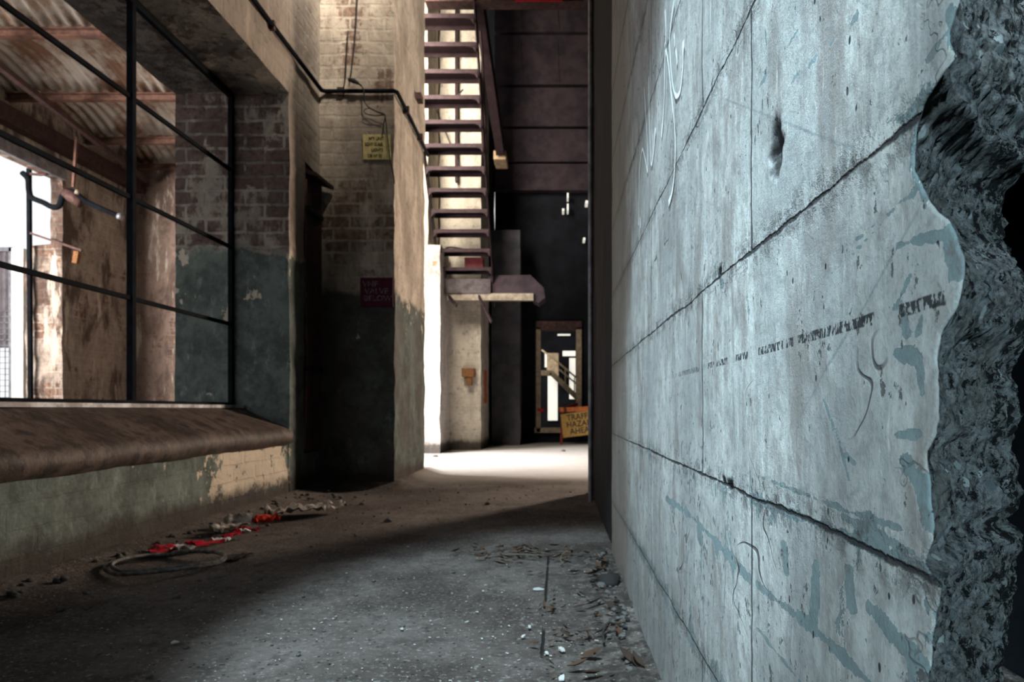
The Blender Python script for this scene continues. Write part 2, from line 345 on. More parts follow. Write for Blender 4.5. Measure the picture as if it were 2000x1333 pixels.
# ------------------------------------------------------------------ mesh helpers (all coordinates are world metres)
def link(name, verts, faces, mat, parent=None, smooth=False, mats=None, mi=None):
    off = Vector((0, 0, 0)); q = parent
    while q is not None: off += q.location; q = q.parent
    me = bpy.data.meshes.new(name); me.from_pydata([tuple(Vector(v) - off) for v in verts], [], faces); me.update()
    for mm in (mats or [mat]): me.materials.append(mm)
    if mi:
        for f, k in zip(me.polygons, mi): f.material_index = k
    if smooth:
        for f in me.polygons: f.use_smooth = True
    o = bpy.data.objects.new(name, me); COL.objects.link(o)
    if parent is not None: o.parent = parent
    return o
class G:
    def __init__(s): s.v = []; s.f = []
    def poly(s, pts): n = len(s.v); s.v += [Vector(p) for p in pts]; s.f.append(tuple(range(n, n + len(pts))))
    def box(s, x0, x1, y0, y1, z0, z1):
        n = len(s.v); s.v += [Vector(p) for p in [(x0,y0,z0),(x1,y0,z0),(x1,y1,z0),(x0,y1,z0),(x0,y0,z1),(x1,y0,z1),(x1,y1,z1),(x0,y1,z1)]]
        s.f += [tuple(n + i for i in q) for q in [(0,3,2,1),(4,5,6,7),(0,1,5,4),(1,2,6,5),(2,3,7,6),(3,0,4,7)]]; return s
    def bar(s, a, b, w, h, up=(0, 0, 1)):       # rectangular bar between two points
        a = Vector(a); b = Vector(b); d = (b - a).normalized(); up = Vector(up)
        sx = d.cross(up)
        if sx.length < 1e-4: sx = d.cross(Vector((1, 0, 0)))
        sx.normalize(); uz = sx.cross(d).normalized(); n = len(s.v)
        for c in (a, b):
            for i, j in ((-1,-1),(1,-1),(1,1),(-1,1)): s.v.append(c + sx * (i * w / 2) + uz * (j * h / 2))
        s.f += [tuple(n + i for i in q) for q in [(0,1,2,3),(7,6,5,4),(0,4,5,1),(1,5,6,2),(2,6,7,3),(3,7,4,0)]]; return s
    def tube(s, pts, r, k=8, closed=False):
        pts = [Vector(p) for p in pts]; rings = []; N = len(pts); nrm = None
        for i, p in enumerate(pts):
            a = pts[(i - 1) % N] if (closed or i) else p; b = pts[(i + 1) % N] if (closed or i < N - 1) else p
            d = (b - a).normalized()
            if nrm is None: nrm = d.cross(Vector((0, 0, 1)) if abs(d.z) < .9 else Vector((1, 0, 0))).normalized()
            nrm = (nrm - d * nrm.dot(d)).normalized(); bi = d.cross(nrm)
            rr = r[i] if isinstance(r, (list, tuple)) else r
            n = len(s.v); s.v += [p + (nrm * math.cos(2*math.pi*j/k) + bi * math.sin(2*math.pi*j/k)) * rr for j in range(k)]; rings.append(n)
        for i in range(N if closed else N - 1):
            a = rings[i]; b = rings[(i + 1) % N]
            for j in range(k): s.f.append((a + j, a + (j+1) % k, b + (j+1) % k, b + j))
        if not closed: s.f.append(tuple(rings[0] + j for j in reversed(range(k)))); s.f.append(tuple(rings[-1] + j for j in range(k)))
        return s
    def prism(s, prof, axis, a, b):             # closed 2D outline extruded along axis 'x' (y,z), 'y' (x,z) or 'z' (x,y)
        mk = {'x': lambda t, p: (t, p[0], p[1]), 'y': lambda t, p: (p[0], t, p[1]), 'z': lambda t, p: (p[0], p[1], t)}[axis]
        n = len(s.v); k = len(prof); s.v += [Vector(mk(a, p)) for p in prof] + [Vector(mk(b, p)) for p in prof]
        s.f.append(tuple(n + i for i in range(k))); s.f.append(tuple(n + k + i for i in reversed(range(k))))
        for i in range(k): j = (i + 1) % k; s.f.append((n + i, n + k + i, n + k + j, n + j))
        return s
    def ok(s, name, mat, parent=None, smooth=False, bevel=0.):
        o = link(name, s.v, s.f, mat, parent, smooth)
        bm = bmesh.new(); bm.from_mesh(o.data); bmesh.ops.recalc_face_normals(bm, faces=bm.faces)
        if bevel: bmesh.ops.bevel(bm, geom=[e for e in bm.edges if e.calc_face_angle(0) > .5], offset=bevel, segments=2, affect='EDGES', profile=.6)
        bm.to_mesh(o.data); bm.free(); return o
def disp(v, amp, sc=5., amp2=None, sc2=28.):
    return Vector(v) + mn.noise_vector(Vector(v) * sc) * amp + mn.noise_vector(Vector(v) * sc2) * (amp2 if amp2 is not None else amp * .4)
class Rough:
    """blocks of masonry cut into a fine grid whose points are moved by one noise field, so edges look worn"""
    def __init__(s): s.v = []; s.f = []
    def block(s, x0, x1, y0, y1, z0, z1, st=.06, amp=.010, skip='', stz=None):
        stz = stz or st
        def cuts(a, b, q): k = max(1, round((b - a) / q)); return [a + (b - a) * i / k for i in range(k + 1)]
        X, Y, Z = cuts(x0, x1, st), cuts(y0, y1, st), cuts(z0, z1, stz)
        def grid(A, B, mk, flip):
            n = len(s.v)
            for a in A:
                for b in B: s.v.append(disp(mk(a, b), amp))
            for i in range(len(A) - 1):
                for j in range(len(B) - 1):
                    q = (n+i*len(B)+j, n+(i+1)*len(B)+j, n+(i+1)*len(B)+j+1, n+i*len(B)+j+1)
                    s.f.append(q[::-1] if flip else q)
        if 'l' not in skip: grid(Y, Z, lambda a, b: (x0, a, b), True)
        if 'r' not in skip: grid(Y, Z, lambda a, b: (x1, a, b), False)
        if 'f' not in skip: grid(X, Z, lambda a, b: (a, y0, b), False)
        if 'k' not in skip: grid(X, Z, lambda a, b: (a, y1, b), True)
        if 'b' not in skip: grid(X, Y, lambda a, b: (a, b, z0), True)
        if 't' not in skip: grid(X, Y, lambda a, b: (a, b, z1), False)
        return s
    def ok(s, name, mat, parent=None):
        return link(name, s.v, s.f, mat, parent)
def struct(o): o['kind'] = 'structure'; return o
def tag(o, label, cat, group=None, kind=None):
    o['label'] = label; o['category'] = cat
    if group: o['group'] = group
    if kind: o['kind'] = kind
    return o
def thing(name, label, cat, loc, group=None):
    o = bpy.data.objects.new(name, None); COL.objects.link(o); o.location = loc; o.empty_display_size = .05
    return tag(o, label, cat, group)
def text_mesh(name, s, size, loc, rot, mat, parent=None, ext=.0006, align='LEFT', xs=1.):
    c = bpy.data.curves.new(name, 'FONT'); c.body = s; c.size = size; c.extrude = ext; c.align_x = align; c.space_line = .95
    c.offset = size * .012
    t = bpy.data.objects.new(name + '_tmp', c); COL.objects.link(t)
    bpy.context.view_layer.update()
    me = bpy.data.meshes.new_from_object(t.evaluated_get(bpy.context.evaluated_depsgraph_get()))
    bpy.data.objects.remove(t); me.name = name
    off = Vector((0, 0, 0)); q = parent
    while q is not None: off += q.location; q = q.parent
    me.transform(Matrix.Translation(Vector(loc) - off) @ rot.to_4x4() @ Matrix.Diagonal((xs, 1, 1, 1)))
    me.materials.clear(); me.materials.append(mat)
    o = bpy.data.objects.new(name, me); COL.objects.link(o); o.parent = parent
    return o
FRONT = Matrix.Rotation(R(90), 3, 'X')         # text standing up, read from the camera's side

# ================================================================== THE SETTING
XL, XO = -1.65, -2.35            # inner and outer face of the left wall
XW = -2.0                        # plane of the window
YJ = 4.19                        # far jamb of the window
SILL, HEAD = .58, 2.49

def floor():
    v = []; f = []
    def zf(x, y):
        z = mn.fractal(Vector((x * 1.3, y * 1.3, 0)), .7, 2, 5) * .006 + mn.noise(Vector((x * 9, y * 9, 3))) * .0025
        if y < 4.7 and x < -1.0: z += .05 * max(0, 1 - abs(x - XL) / .30) ** 2            # dirt swept against the left wall
        if 4.2 < y < 6 and x < -.8:
            dx = max(0, -1.12 - x, x + 1.12) if x > -1.12 else 0; dy = max(0, 4.73 - y)
            z += .05 * max(0, 1 - math.hypot(max(0, x + 1.12), dy) / .22) ** 2
        if x > 0 and y < 2.7: z += .018 * max(0, 1 - abs(x - .2) / .10) * (.5 + mn.noise(Vector((x * 14, y * 14, 7))))
        return z
    xs = [-9, -6, -4] + [-2.4 + i * .04 for i in range(80)] + [1.2, 2.5, 4.6]
    ys = [-3.2, -1, 0] + [.8 + i * .035 for i in range(60)] + [2.95 + i * .07 for i in range(60)] + [7.3 + i * .2 for i in range(20)] + [12, 15, 18]
    for y in ys:
        for x in xs: v.append((x, y, zf(x, y)))
    n = len(xs)
    for j in range(len(ys) - 1):
        for i in range(n - 1): f.append((j*n+i, j*n+i+1, (j+1)*n+i+1, (j+1)*n+i))
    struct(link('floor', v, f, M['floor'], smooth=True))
floor()

# left wall: masonry round the window, and on to the first pier
w = Rough()
w.block(XO, XL, -3, YJ, HEAD, 7.4, .12, .012)                        # above the window
w.block(XO, XL, YJ, 4.44, 0, 7.4, .06, .010)                          # jamb strip up to the slot
w.block(XO, XL - .16, 4.44, 4.85, 0, 2.16, .08, .008)                  # back of the slot
w.block(XL - .2, XL, 4.44, 4.85, 0, .26, .06, .008)                      # below the slot
w.block(XO, XL, 4.44, 5.9, 2.16, 7.4, .07, .010)                     # above the slot and behind the pier
w.block(XO, XL, 4.85, 5.9, 0, 2.16, .1, .010)
# below the window: painted face, plinth
w.block(XO, XL - .005, -3, YJ, -.02, .34, .07, .009, stz=.05)
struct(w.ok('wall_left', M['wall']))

def sill():
    # rounded, worn render slope from the window down to the wall face
    prof = [(-2.36, .30), (-2.36, .585), (-2.03, .58), (-1.95, .565), (-1.80, .50), (-1.70, .455), (-1.655, .435), (-1.628, .41), (-1.620, .38), (-1.63, .35), (-1.655, .33)]
    v = []; f = []; ys = [-3 + i * .05 for i in range(int((YJ + 3) / .05) + 1)] + [YJ]; k = len(prof)
    for y in ys:
        for (x, z) in prof:
            p = disp((x, y, z), .007, 3, .002)
            if x > -2.1: p.x += .004 * mn.noise(Vector((x, y * 1.2, 1)))
            v.append(p)
    for j in range(len(ys) - 1):
        for i in range(k - 1): f.append((j*k+i, j*k+i+1, (j+1)*k+i+1, (j+1)*k+i))
    o = link('trim_1', v, f, M['sill'], smooth=True); struct(o)
sill()

# window: steel frame, one mullion every .99 m, bars every .47 m (clear glass long gone)
wo = bpy.data.objects.new('window_1', None); COL.objects.link(wo); wo.location = (XW, YJ, SILL); struct(wo)
g = G(); g.box(XW-.014, XW+.014, -2.6, YJ, HEAD-.04, HEAD); g.box(XW-.014, XW+.014, YJ-.03, YJ, SILL, HEAD); g.box(XW-.018, XW+.018, -2.6, YJ, SILL-.015, SILL+.012)
g.ok('window_frame', M['frame'], wo, bevel=.004)
G().box(XW+.036, XW+.075, -2.6, YJ - .01, SILL-.022, SILL-.004).ok('sill_glint', simple('white_glint_strip', (.62, .64, .66), (.22, .2, .2), .5, 0, 9, local=False), wo)  # pale strip standing in for the bright highlight along the sill
for i in range(6):
    y = 3.2 - i * .99
    G().box(XW-.015, XW+.015, y-.016, y+.016, SILL, HEAD-.03).ok('mullion', M['frame'], wo, bevel=.004)
for i in range(3):
    z = EYE + .52 + i * .471
    G().box(XW-.008, XW+.008, -2.6, YJ-.03, z-.011, z+.011).ok('glazing_bar', M['frame'], wo, bevel=.003)

# first pier, second pier, the pale jamb between them
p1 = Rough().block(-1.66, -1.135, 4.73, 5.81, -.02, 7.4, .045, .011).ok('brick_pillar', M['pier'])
tag(p1, 'near brick pillar with limewashed top and dark painted foot beside the left wall', 'pillar')
p2 = Rough().block(-1.60, -1.046, 9.25, 10.3, -.02, 7.4, .09, .014).ok('brick_pillar', brick_mat('grey_limewashed_pier', (.66, .60, .50), None, (.3, .24, .2), (.36, .3, .25), (.45, .4, .35), cover=.95))
tag(p2, 'far grey limewashed pillar standing under the steel stair', 'pillar')
j = Rough().block(-2.7, -1.47, 8.5, 9.2, -.02, 2.6, .09, .014)
struct(j.ok('wall_opening_jamb', M['pale'])); 
w = Rough().block(-2.7, -1.62, 8.5, 10.3, 2.6, 7.4, .2, .01); struct(w.ok('wall_over_opening', p2.data.materials[0]))
# wall past the second pier
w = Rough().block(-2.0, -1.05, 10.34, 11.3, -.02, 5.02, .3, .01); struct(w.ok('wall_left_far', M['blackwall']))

# right wall: the thick concrete slab with its broken near end
EDGE = [(0,1868),(60,1850),(110,1862),(150,1832),(200,1800),(260,1786),(330,1784),(370,1800),(400,1822),(430,1850),(500,1880),(560,1882),(600,1870),(650,1836),(700,1828),(800,1830),(850,1826),(880,1808),(950,1812),(1000,1818),(1060,1822),(1100,1800),(1150,1835),(1200,1822),(1333,1808)]
XR = .205
EZ = sorted(((EYE + (800 - y) * XR / (x - 1090)), XR * 1333 / (x - 1090)) for y, x in EDGE)
def yb(z):
    if z <= EZ[0][0]: b = EZ[0][1]
    elif z >= EZ[-1][0]: b = EZ[-1][1]
    else:
        for (a, ya), (c, yc) in zip(EZ, EZ[1:]):
            if a <= z <= c: b = ya + (yc - ya) * (z - a) / (c - a); break
    return b + .0035 * mn.noise(Vector((z * 60, 0, 5))) + .0015 * mn.noise(Vector((z * 190, 0, 9)))
HOLES = [(.643, .796, .021, .031, .016), (.816, .460, .014, .008, .010), (.845, .462, .010, .006, .006), (.868, .725, .012, .010, .006), (.40, .37, .012, .02, .006)]
# where the lime skin has come away: strokes (x0, y0, x1, y1, half width), read off the wall and turned into wall positions
FLAKE = [(1758,480,1860,455,10),(1860,455,1872,530,16),(1750,600,1790,520,9),(1762,588,1770,650,8),(1795,650,1800,620,7),(1800,940,1815,1030,22),(1770,900,1800,960,10),(1750,690,1790,700,10),(1798,720,1802,770,6),(1755,850,1795,848,7),
 (1470,975,1640,1040,6),(1640,1040,1835,1125,9),(1495,935,1620,985,4),(1620,985,1780,1040,7),(1650,1010,1770,1075,10),(1290,966,1345,1005,5),(1345,1005,1400,1060,5),(1400,1060,1460,1128,7),(1480,1145,1590,1230,8),(1590,1230,1700,1335,9),
 (1592,1100,1590,1210,7),(1655,1110,1665,1190,6),(1530,1060,1535,1120,4),(1285,925,1290,955,7),(1700,1190,1790,1290,14),(1740,420,1600,560,1.5),(1800,365,1660,478,2),(1610,780,1640,860,2.5),(1640,860,1660,940,3),(1655,890,1668,905,6),(1568,555,1582,490,2.5),(1360,1010,1368,1060,4),(1560,1330,1480,1230,4),
 (1470,185,1560,60,3),(1540,165,1690,20,3),(1850,20,1862,80,14),(1815,110,1850,60,8),(1730,235,1800,225,6),(1745,268,1790,235,6),(1395,520,1410,560,4),(1660,405,1640,420,2)]
def wpt(x, y): return XR * 1333 / (x - 1090), EYE + (800 - y) * XR / (x - 1090)
FL = []
for x0, y0, x1, y1, r in FLAKE:
    (ya, za), (yb2, zb) = wpt(x0, y0), wpt(x1, y1); sx = (ya + yb2) / 2; FL.append((ya, za, yb2 - ya, zb - za, r * sx * sx / (XR * 1333) , r * sx / 1333))
def flake(y, z):
    best = 0.
    for ya, za, dy, dz, ry, rz in FL:
        ay = dy / ry; az = dz / rz; py = (y - ya) / ry; pz = (z - za) / rz; L = ay * ay + az * az
        t = max(0, min(1, (py * ay + pz * az) / L)); q = (py - t * ay) ** 2 + (pz - t * az) ** 2
        if q < 4: best = max(best, 1 - math.sqrt(q) / 2)
    return best
def right_wall():
    zs = []; z = -.02; pit = []; bare = []
    while z < 7.4:
        zs.append(z); z += .0022 if .28 < z < .80 else (.006 if z < 1.05 else (.02 if z < 2.2 else .15))
    zs.append(7.4)
    NA, NB = 330, 150
    v = []; f = []; mi = []; edge = []
    YE = 2.6
    for z in zs:
        b = yb(z)
        for i in range(NA + 1):                       # the face, evenly spaced in 1/Y
            y = 1 / (1/YE + (1/b - 1/YE) * i / NA)
            x = XR + .0016 * mn.noise(Vector((0, y * 9, z * 9))) + .0006 * mn.noise(Vector((0, y * 60, z * 40)))
            pq = 0.
            for hy, hz, ry, rz, dp in HOLES:
                q = math.hypot((y - hy) / ry, (z - hz) / rz) + .35 * mn.noise(Vector((y * 90, z * 90, 2)))
                pq = max(pq, 1.15 - q)
                if q < 1: x += dp * (1 - q) * (.6 + .8 * abs(mn.noise(Vector((y * 160, z * 120, 8)))))
            d = y - b
            x += .0012 * max(0, 1 - d / .003) ** 2
            e = max(0, 1 - d / .045); edge.append(e); pit.append(max(0, pq)); bare.append(flake(y, z) if y < 1.3 and z < 1.05 else 0.)
            v.append((x, y, z))
        for i in range(1, NB + 1):                    # the broken end: back and away, then round to the hidden side
            t = i / NB
            if t < .85:
                u = t / .85; px = XR + u * .155 + .002; py = b + .0 + u * .175 + .012 * math.sin(u * 5)
            else:
                u = (t - .85) / .15; px = XR + .157 + .004 * u; py = b + .175 + u * .6
            P0 = Vector((px, py, z)); amp = min(1, i / 7)
            n = mn.fractal(P0 * 60, .8, 2.1, 5) * .0045 + mn.noise(P0 * 11) * .010
            rg = abs(mn.noise(P0 * 75)); n += -.012 * max(0, .28 - rg) * (1 if mn.noise(P0 * 23) > 0 else .2)
            if t > .85: n *= .3
            nx, ny = .70, -.71
            P0 += Vector((nx, ny, 0)) * n * amp * 1.0
            P0 += Vector((.9, 0, 0)) * (-.004) * amp
            if P0.x < XR + .002: P0.x = XR + .002
            v.append(P0); edge.append(1.); pit.append(0.); bare.append(0.)
    n = NA + NB + 1
    for j in range(len(zs) - 1):
        for i in range(n - 1):
            f.append((j*n+i, j*n+i+1, (j+1)*n+i+1, (j+1)*n+i)); mi.append(0 if i < NA else 1)
    o = link('wall_right', v, f, None, mats=[M['concrete'], M['rubble']], mi=mi, smooth=True)
    a = o.data.attributes.new('edge', 'FLOAT', 'POINT'); a.data.foreach_set('value', edge)
    a = o.data.attributes.new('pit', 'FLOAT', 'POINT'); a.data.foreach_set('value', pit)
    a = o.data.attributes.new('bare', 'FLOAT', 'POINT'); a.data.foreach_set('value', bare)
    o.data.update(); struct(o)
right_wall()
# back and far end of the slab, and dark masonry carrying on to the steel column
g = G(); g.box(XR + .02, XR + .15, 1.1, 2.598, -.02, 7.4); struct(g.ok('wall_right_core', M['dark_brick']))
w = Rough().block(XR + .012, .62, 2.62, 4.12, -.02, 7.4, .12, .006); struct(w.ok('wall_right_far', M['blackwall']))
c = thing('steel_column', 'dark steel column standing at the far end of the right wall', 'column', (.26, 4.35, 0))
g = G(); g.box(.212, .40, 4.44, 4.46, 0, 7.4); g.ok('flange', M['rust_dark'], c)
g = G(); g.box(.212, .40, 4.18, 4.20, 0, 7.4); g.ok('flange', M['rust_dark'], c)
g = G(); g.box(.29, .31, 4.20, 4.44, 0, 7.4); g.ok('web', M['rust_dark'], c)
g = G(); g.box(.200, .42, 4.13, 4.50, 0, .015); g.ok('base_plate', M['rust_dark'], c)
G().tube([(.192, 4.05, 0), (.192, 4.05, 3), (.195, 4.05, 7.3)], .014, 10).ok('conduit', M['galv'], c)

struct(G().box(.95, 1.05, -3.1, 4.12, 0, 7.4).ok('wall_side_screen', M['blackwall']))  # added black screen with its end piece, keeps the gap behind the slab dark
struct(G().box(.62, .95, 4.0, 4.12, 0, 7.4).ok('wall_side_screen_end', M['blackwall']))
# far wall: courses of big dark panels with a doorway
g = G()
g.box(-1.046, -.385, 11.3, 11.6, 0, 7.4); g.box(.385, 4.6, 11.3, 11.6, 0, 7.4)
g.box(-.385, .385, 11.3, 11.6, 2.02, 7.4); g.box(-.385, .385, 11.3, 11.6, 0, .17)
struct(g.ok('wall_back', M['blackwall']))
# the concrete wall panels hang above the door as a row of courses
YP = 11.1
for a, b in ((-30, 62), (68, 165), (171, 247), (252, 316), (320, 372)):
    z1 = EYE + (800 - a) / 1333 * YP; z0 = EYE + (800 - b) / 1333 * YP
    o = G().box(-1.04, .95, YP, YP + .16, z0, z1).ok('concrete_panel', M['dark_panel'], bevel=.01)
    tag(o, {-30: 'dark concrete panel of the back wall, topmost course, under the red stains', 68: 'second dark concrete panel down on the back wall',
            171: 'third dark concrete panel down on the back wall, beside the stair foot beam', 252: 'fourth dark concrete panel down on the back wall',
            320: 'lowest of the dark concrete panels on the back wall'}[a], 'panel', 'dark panel courses of the back wall')
for x in (1016, 1088):
    for a, b in ((8, 58), (80, 160)):
        pa = P(x, a, YP - .012); pb = P(x + 4, b, YP - .012)
        o = G().bar(pa, pb, .02, .008).ok('rust_stain_strip', M['rust_dark']); tag(o, 'thin brown vertical strip on the dark back wall, ' + ('left' if x < 1050 else 'right') + (' upper' if a < 50 else ' lower') + ' of four', 'strip')
# pier of dark render right of the second pillar
w = Rough().block(-1.02, -.58, 10.45, 10.9, -.02, 3.3, .12, .01); o = w.ok('dark_pier', simple('dark_slate_render', (.075, .068, .075), (.04, .042, .05), .9, 0, 5, local=False)); tag(o, 'low dark rendered pier just right of the far limewashed pillar', 'pier')
# shell so daylight comes only through the openings
struct(G().box(-2.4, 4.7, -3.2, 18, 7.4, 7.5).ok('ceiling', M['blackwall']))
struct(G().box(-2.4, 4.7, -3.3, -3.1, 0, 7.4).ok('wall_behind', M['dark_brick']))
struct(Rough().block(4.5, 4.7, -3.2, 12, -.02, 7.4, .5, .01).ok('wall_side_hall', M['blackwall']))

# ---- the yard room seen through the window
XY = -5.2
w = Rough()
w.block(XY-.12, XY, 7.16, 8.5, -.02, 3.85, .09, .012)
w.block(XY-.4, XY-.02, 7.18, 7.6, -.02, 2.28, .09, .03)             # broken stub of the thicker wall
w.block(XY-.12, XY, -3, 7.16, 2.97, 3.85, .15, .010)
struct(w.ok('wall_yard', M['yard']))
w = Rough().block(XY, XO, 8.38, 8.6, -.02, 4.3, .1, .012); struct(w.ok('wall_yard_end', brick_mat('brown_yard_end', (.34, .25, .2), None, (.17, .11, .09), (.24, .16, .12), (.2, .16, .14), cover=.75, soot=.6)))
def roof():
    v = []; f = []; X = [-5.35 + i * .0125 for i in range(250)]; bays = [2.2, 3.3, 4.35, 5.35, 6.45, 7.5, 8.4]
    ys = []
    for a, b in zip(bays, bays[1:]):
        ys += [(a + (b - a) * k / 8, k / 8) for k in range(8)]
    ys.append((8.4, 0)); ys = [(y, t) for y, t in ys if y > 2.2]
    for (y, t) in ys:
        for x in X:
            z = 3.55 + .16 * math.sin(math.pi * t) + .017 * math.sin(2 * math.pi * x / .105) + .03 * mn.noise(Vector((x * .8, y * .9, 0)))
            v.append((x, y, z))
    n = len(X)
    for j in range(len(ys) - 1):
        for i in range(n - 1): f.append((j*n+i, (j+1)*n+i, (j+1)*n+i+1, j*n+i+1))
    struct(link('ceiling_yard', v, f, M['tin'], smooth=True))
roof()
LB = {6.45: 'long pinkish steel purlin under the tin roof, crossing behind the upper window pane', 7.5: 'rusty orange purlin under the tin roof, second from the yard end wall',
      8.3: 'thin rusty purlin under the tin roof against the yard end wall', 5.35: 'nearest rusty purlin under the tin roof, at the top of the window view', 4.35: 'rusty purlin under the tin roof above the camera side of the window'}
for y, l in LB.items():
    g = G(); g.box(-5.25, XO, y-.03, y+.03, 3.465, 3.475); g.box(-5.25, XO, y-.004, y+.004, 3.475, 3.52); g.box(-5.25, XO, y-.035, y+.035, 3.52, 3.53)
    o = g.ok('roof_purlin', M['rust_beam']); tag(o, l, 'beam', 'purlins under the tin roof')
o = G().box(XY+.02, XY+.14, -3, 8.38, 3.20, 3.36).ok('eaves_beam', M['rust_dark']); tag(o, 'long dark eaves beam running along the top of the yard wall', 'beam')
o = G().box(XY+.005, XY+.05, -3, 7.16, 2.95, 3.06).ok('steel_lintel', M['galv']); tag(o, 'grey steel lintel over the bright yard opening', 'lintel')
o = G().bar((-3.9, 2.2, 3.30), (-4.95, 8.2, 3.30), .05, .05).ok('sloping_pipe', M['rust_dark']); tag(o, 'dark pipe slung under the tin roof', 'pipe')

# ================================================================== THINGS ON THE LEFT
# hooded steel cable duct in the slot
d = thing('cable_duct', 'tall dark steel cable duct with sloping hood in the slot beside the near pillar', 'duct', (-1.72, 4.64, .26))
g = G(); g.prism([(-1.79, 4.46), (-1.672, 4.46), (-1.645, 4.54), (-1.66, 4.62), (-1.625, 4.70), (-1.79, 4.70)], 'z', .27, 2.10); g.ok('casing', M['rust_dark'], d, bevel=.006)
g = G(); a = .012
g.v = [Vector(p) for p in [(-1.70, 4.45, 2.11), (-1.70, 4.70, 2.11), (-1.545, 4.70, 2.06), (-1.575, 4.45, 2.07), (-1.70, 4.45, 2.14), (-1.70, 4.70, 2.14), (-1.545, 4.70, 2.085), (-1.575, 4.45, 2.095)]]
g.f = [(0,1,2,3),(7,6,5,4),(0,4,5,1),(1,5,6,2),(2,6,7,3),(3,7,4,0)]; g.ok('hood', M['rust_dark'], d)
for z in (1.85, .80): G().box(-1.70, -1.618, 4.45, 4.71, z, z + .03).ok('strap', M['black'], d)
G().tube([(-1.66, 4.47, .28), (-1.645, 4.47, .9), (-1.66, 4.48, 1.5), (-1.65, 4.47, 2.06)], .008, 8).ok('cable', M['rust_beam'], d, True)

# conduit running along wall and round the pier
zc = EYE + (800 - 178) / 1333 * 4.70
cd = thing('wall_conduit', 'long dark conduit running down the left wall and round the near pillar', 'conduit', (-1.62, 4.70, zc))
G().tube([(XL+.02, -1, zc), (XL+.02, 2, zc+.01), (XL+.02, 4.0, zc), (XL+.025, 4.69, zc), (-1.60, 4.705, zc), (-1.3, 4.702, zc), (-1.13, 4.70, zc), (-1.112, 4.72, zc), (-1.112, 5.2, zc-.005), (-1.112, 5.84, zc - .02)], .014, 10).ok('pipe', M['frame'], cd, True)
for (x, y) in ((XL+.01, 3.0), (XL+.01, 3.9), (-1.5, 4.71), (-1.112, 5.0), (-1.112, 5.5)):
    G().box(x-.022, x+.022, y-.012, y+.012, zc-.026, zc+.026).ok('saddle', M['rust_dark'], cd)
YC = 4.70
def pix(pts, Y=YC): return [P(x, y, Y) for x, y in pts]
def smooth_pts(pts, k=6):
    o = []; n = len(pts)
    for i in range(n - 1):
        p0, p1, p2, p3 = pts[max(0, i-1)], pts[i], pts[i+1], pts[min(n-1, i+2)]
        for j in range(k):
            t = j / k; o.append(.5 * ((2*p1) + (p2-p0)*t + (2*p0-5*p1+4*p2-p3)*t*t + (3*p1-p0-3*p2+p3)*t**3))
    o.append(pts[-1]); return o
hc = thing('hanging_cable', 'thin black cable with a plug looped down the front of the near pillar', 'cable', P(700, 10, YC))
G().tube(smooth_pts(pix([(700, -60), (697, 20), (692, 90), (686, 140), (684, 153)])), .0045, 6).ok('lead', M['black'], hc, True)
G().tube(smooth_pts([P(682, 156, 4.66), P(690, 158, 4.65), P(699, 163, 4.66), P(706, 168, 4.68)]), [.013]*5 + [.016]*4 + [.012]*4 + [.006]*6, 10).ok('plug', M['black'], hc, True)
G().tube(smooth_pts([P(x, y, 4.675) for x, y in [(706, 168), (711, 178), (711, 195), (718, 208), (735, 218), (750, 224), (753, 232), (757, 270), (762, 310), (769, 345), (770, 360)]]), .0045, 6).ok('lead', M['black'], hc, True)
G().tube(smooth_pts([P(x, y, 4.69) for x, y in [(750, 224), (735, 226), (716, 223), (711, 216), (722, 212), (738, 219), (752, 225), (749, 245), (746, 266)]]), .0035, 6).ok('spare_loop', M['black'], hc, True)
o = G().tube(smooth_pts(pix([(680, 60), (677, 110), (675, 150), (671, 172)])), .004, 6).ok('drop_wire', M['black'], smooth=True); tag(o, 'thin wire dropping to the conduit just left of the plug cable', 'wire')
o = G().box(-1.145, -1.09, 5.42, 5.52, 3.02, 3.07).ok('steel_bracket', M['rust_dark']); tag(o, 'small rusty bracket stub on the pillar edge beside the stair', 'bracket')

# painted notice
s = thing('yellow_notice', 'faded yellow painted notice with black lettering on the near pillar', 'sign', P(735, 312, 4.708))
a = P(709, 312, 4.708); b = P(763, 263, 4.708)
G().box(a.x, b.x, 4.706, 4.712, a.z, b.z).ok('sign_board', M['yellow'], s)
for i, (t, x) in enumerate((('Nº3 UNIT', 720), ('SIGHT GLASS', 712), ('LIGHTS', 725), ('DB Nº 33', 718))):
    p = P(x, 274 + i * 11.3, 4.703); text_mesh('lettering', t, .032, p, FRONT, M['wash_ink'], s, xs=.78 if i != 1 else .66)
# maroon patch with scrawled capitals, painted on the brick
s = thing('maroon_painted_patch', 'dark maroon painted rectangle with faded lettering low on the near pillar', 'sign', P(735, 600, 4.712))
a = P(704, 600, 4.712); b = P(768, 543, 4.712)
G().poly([(a.x, 4.709, a.z), (b.x, 4.709, a.z), (b.x, 4.709, b.z), (a.x, 4.709, b.z - .01)]); g = G(); g.box(a.x, b.x, 4.708, 4.716, a.z, b.z); g.ok('paint_field', M['maroon'], s)
for i, (t, x) in enumerate((('VNF', 708), ('VALVE', 712), ('BELOW', 710))): text_mesh('lettering', t, .052, P(x, 560 + i * 14, 4.705), FRONT, M['maroon_text'], s, xs=1.1)

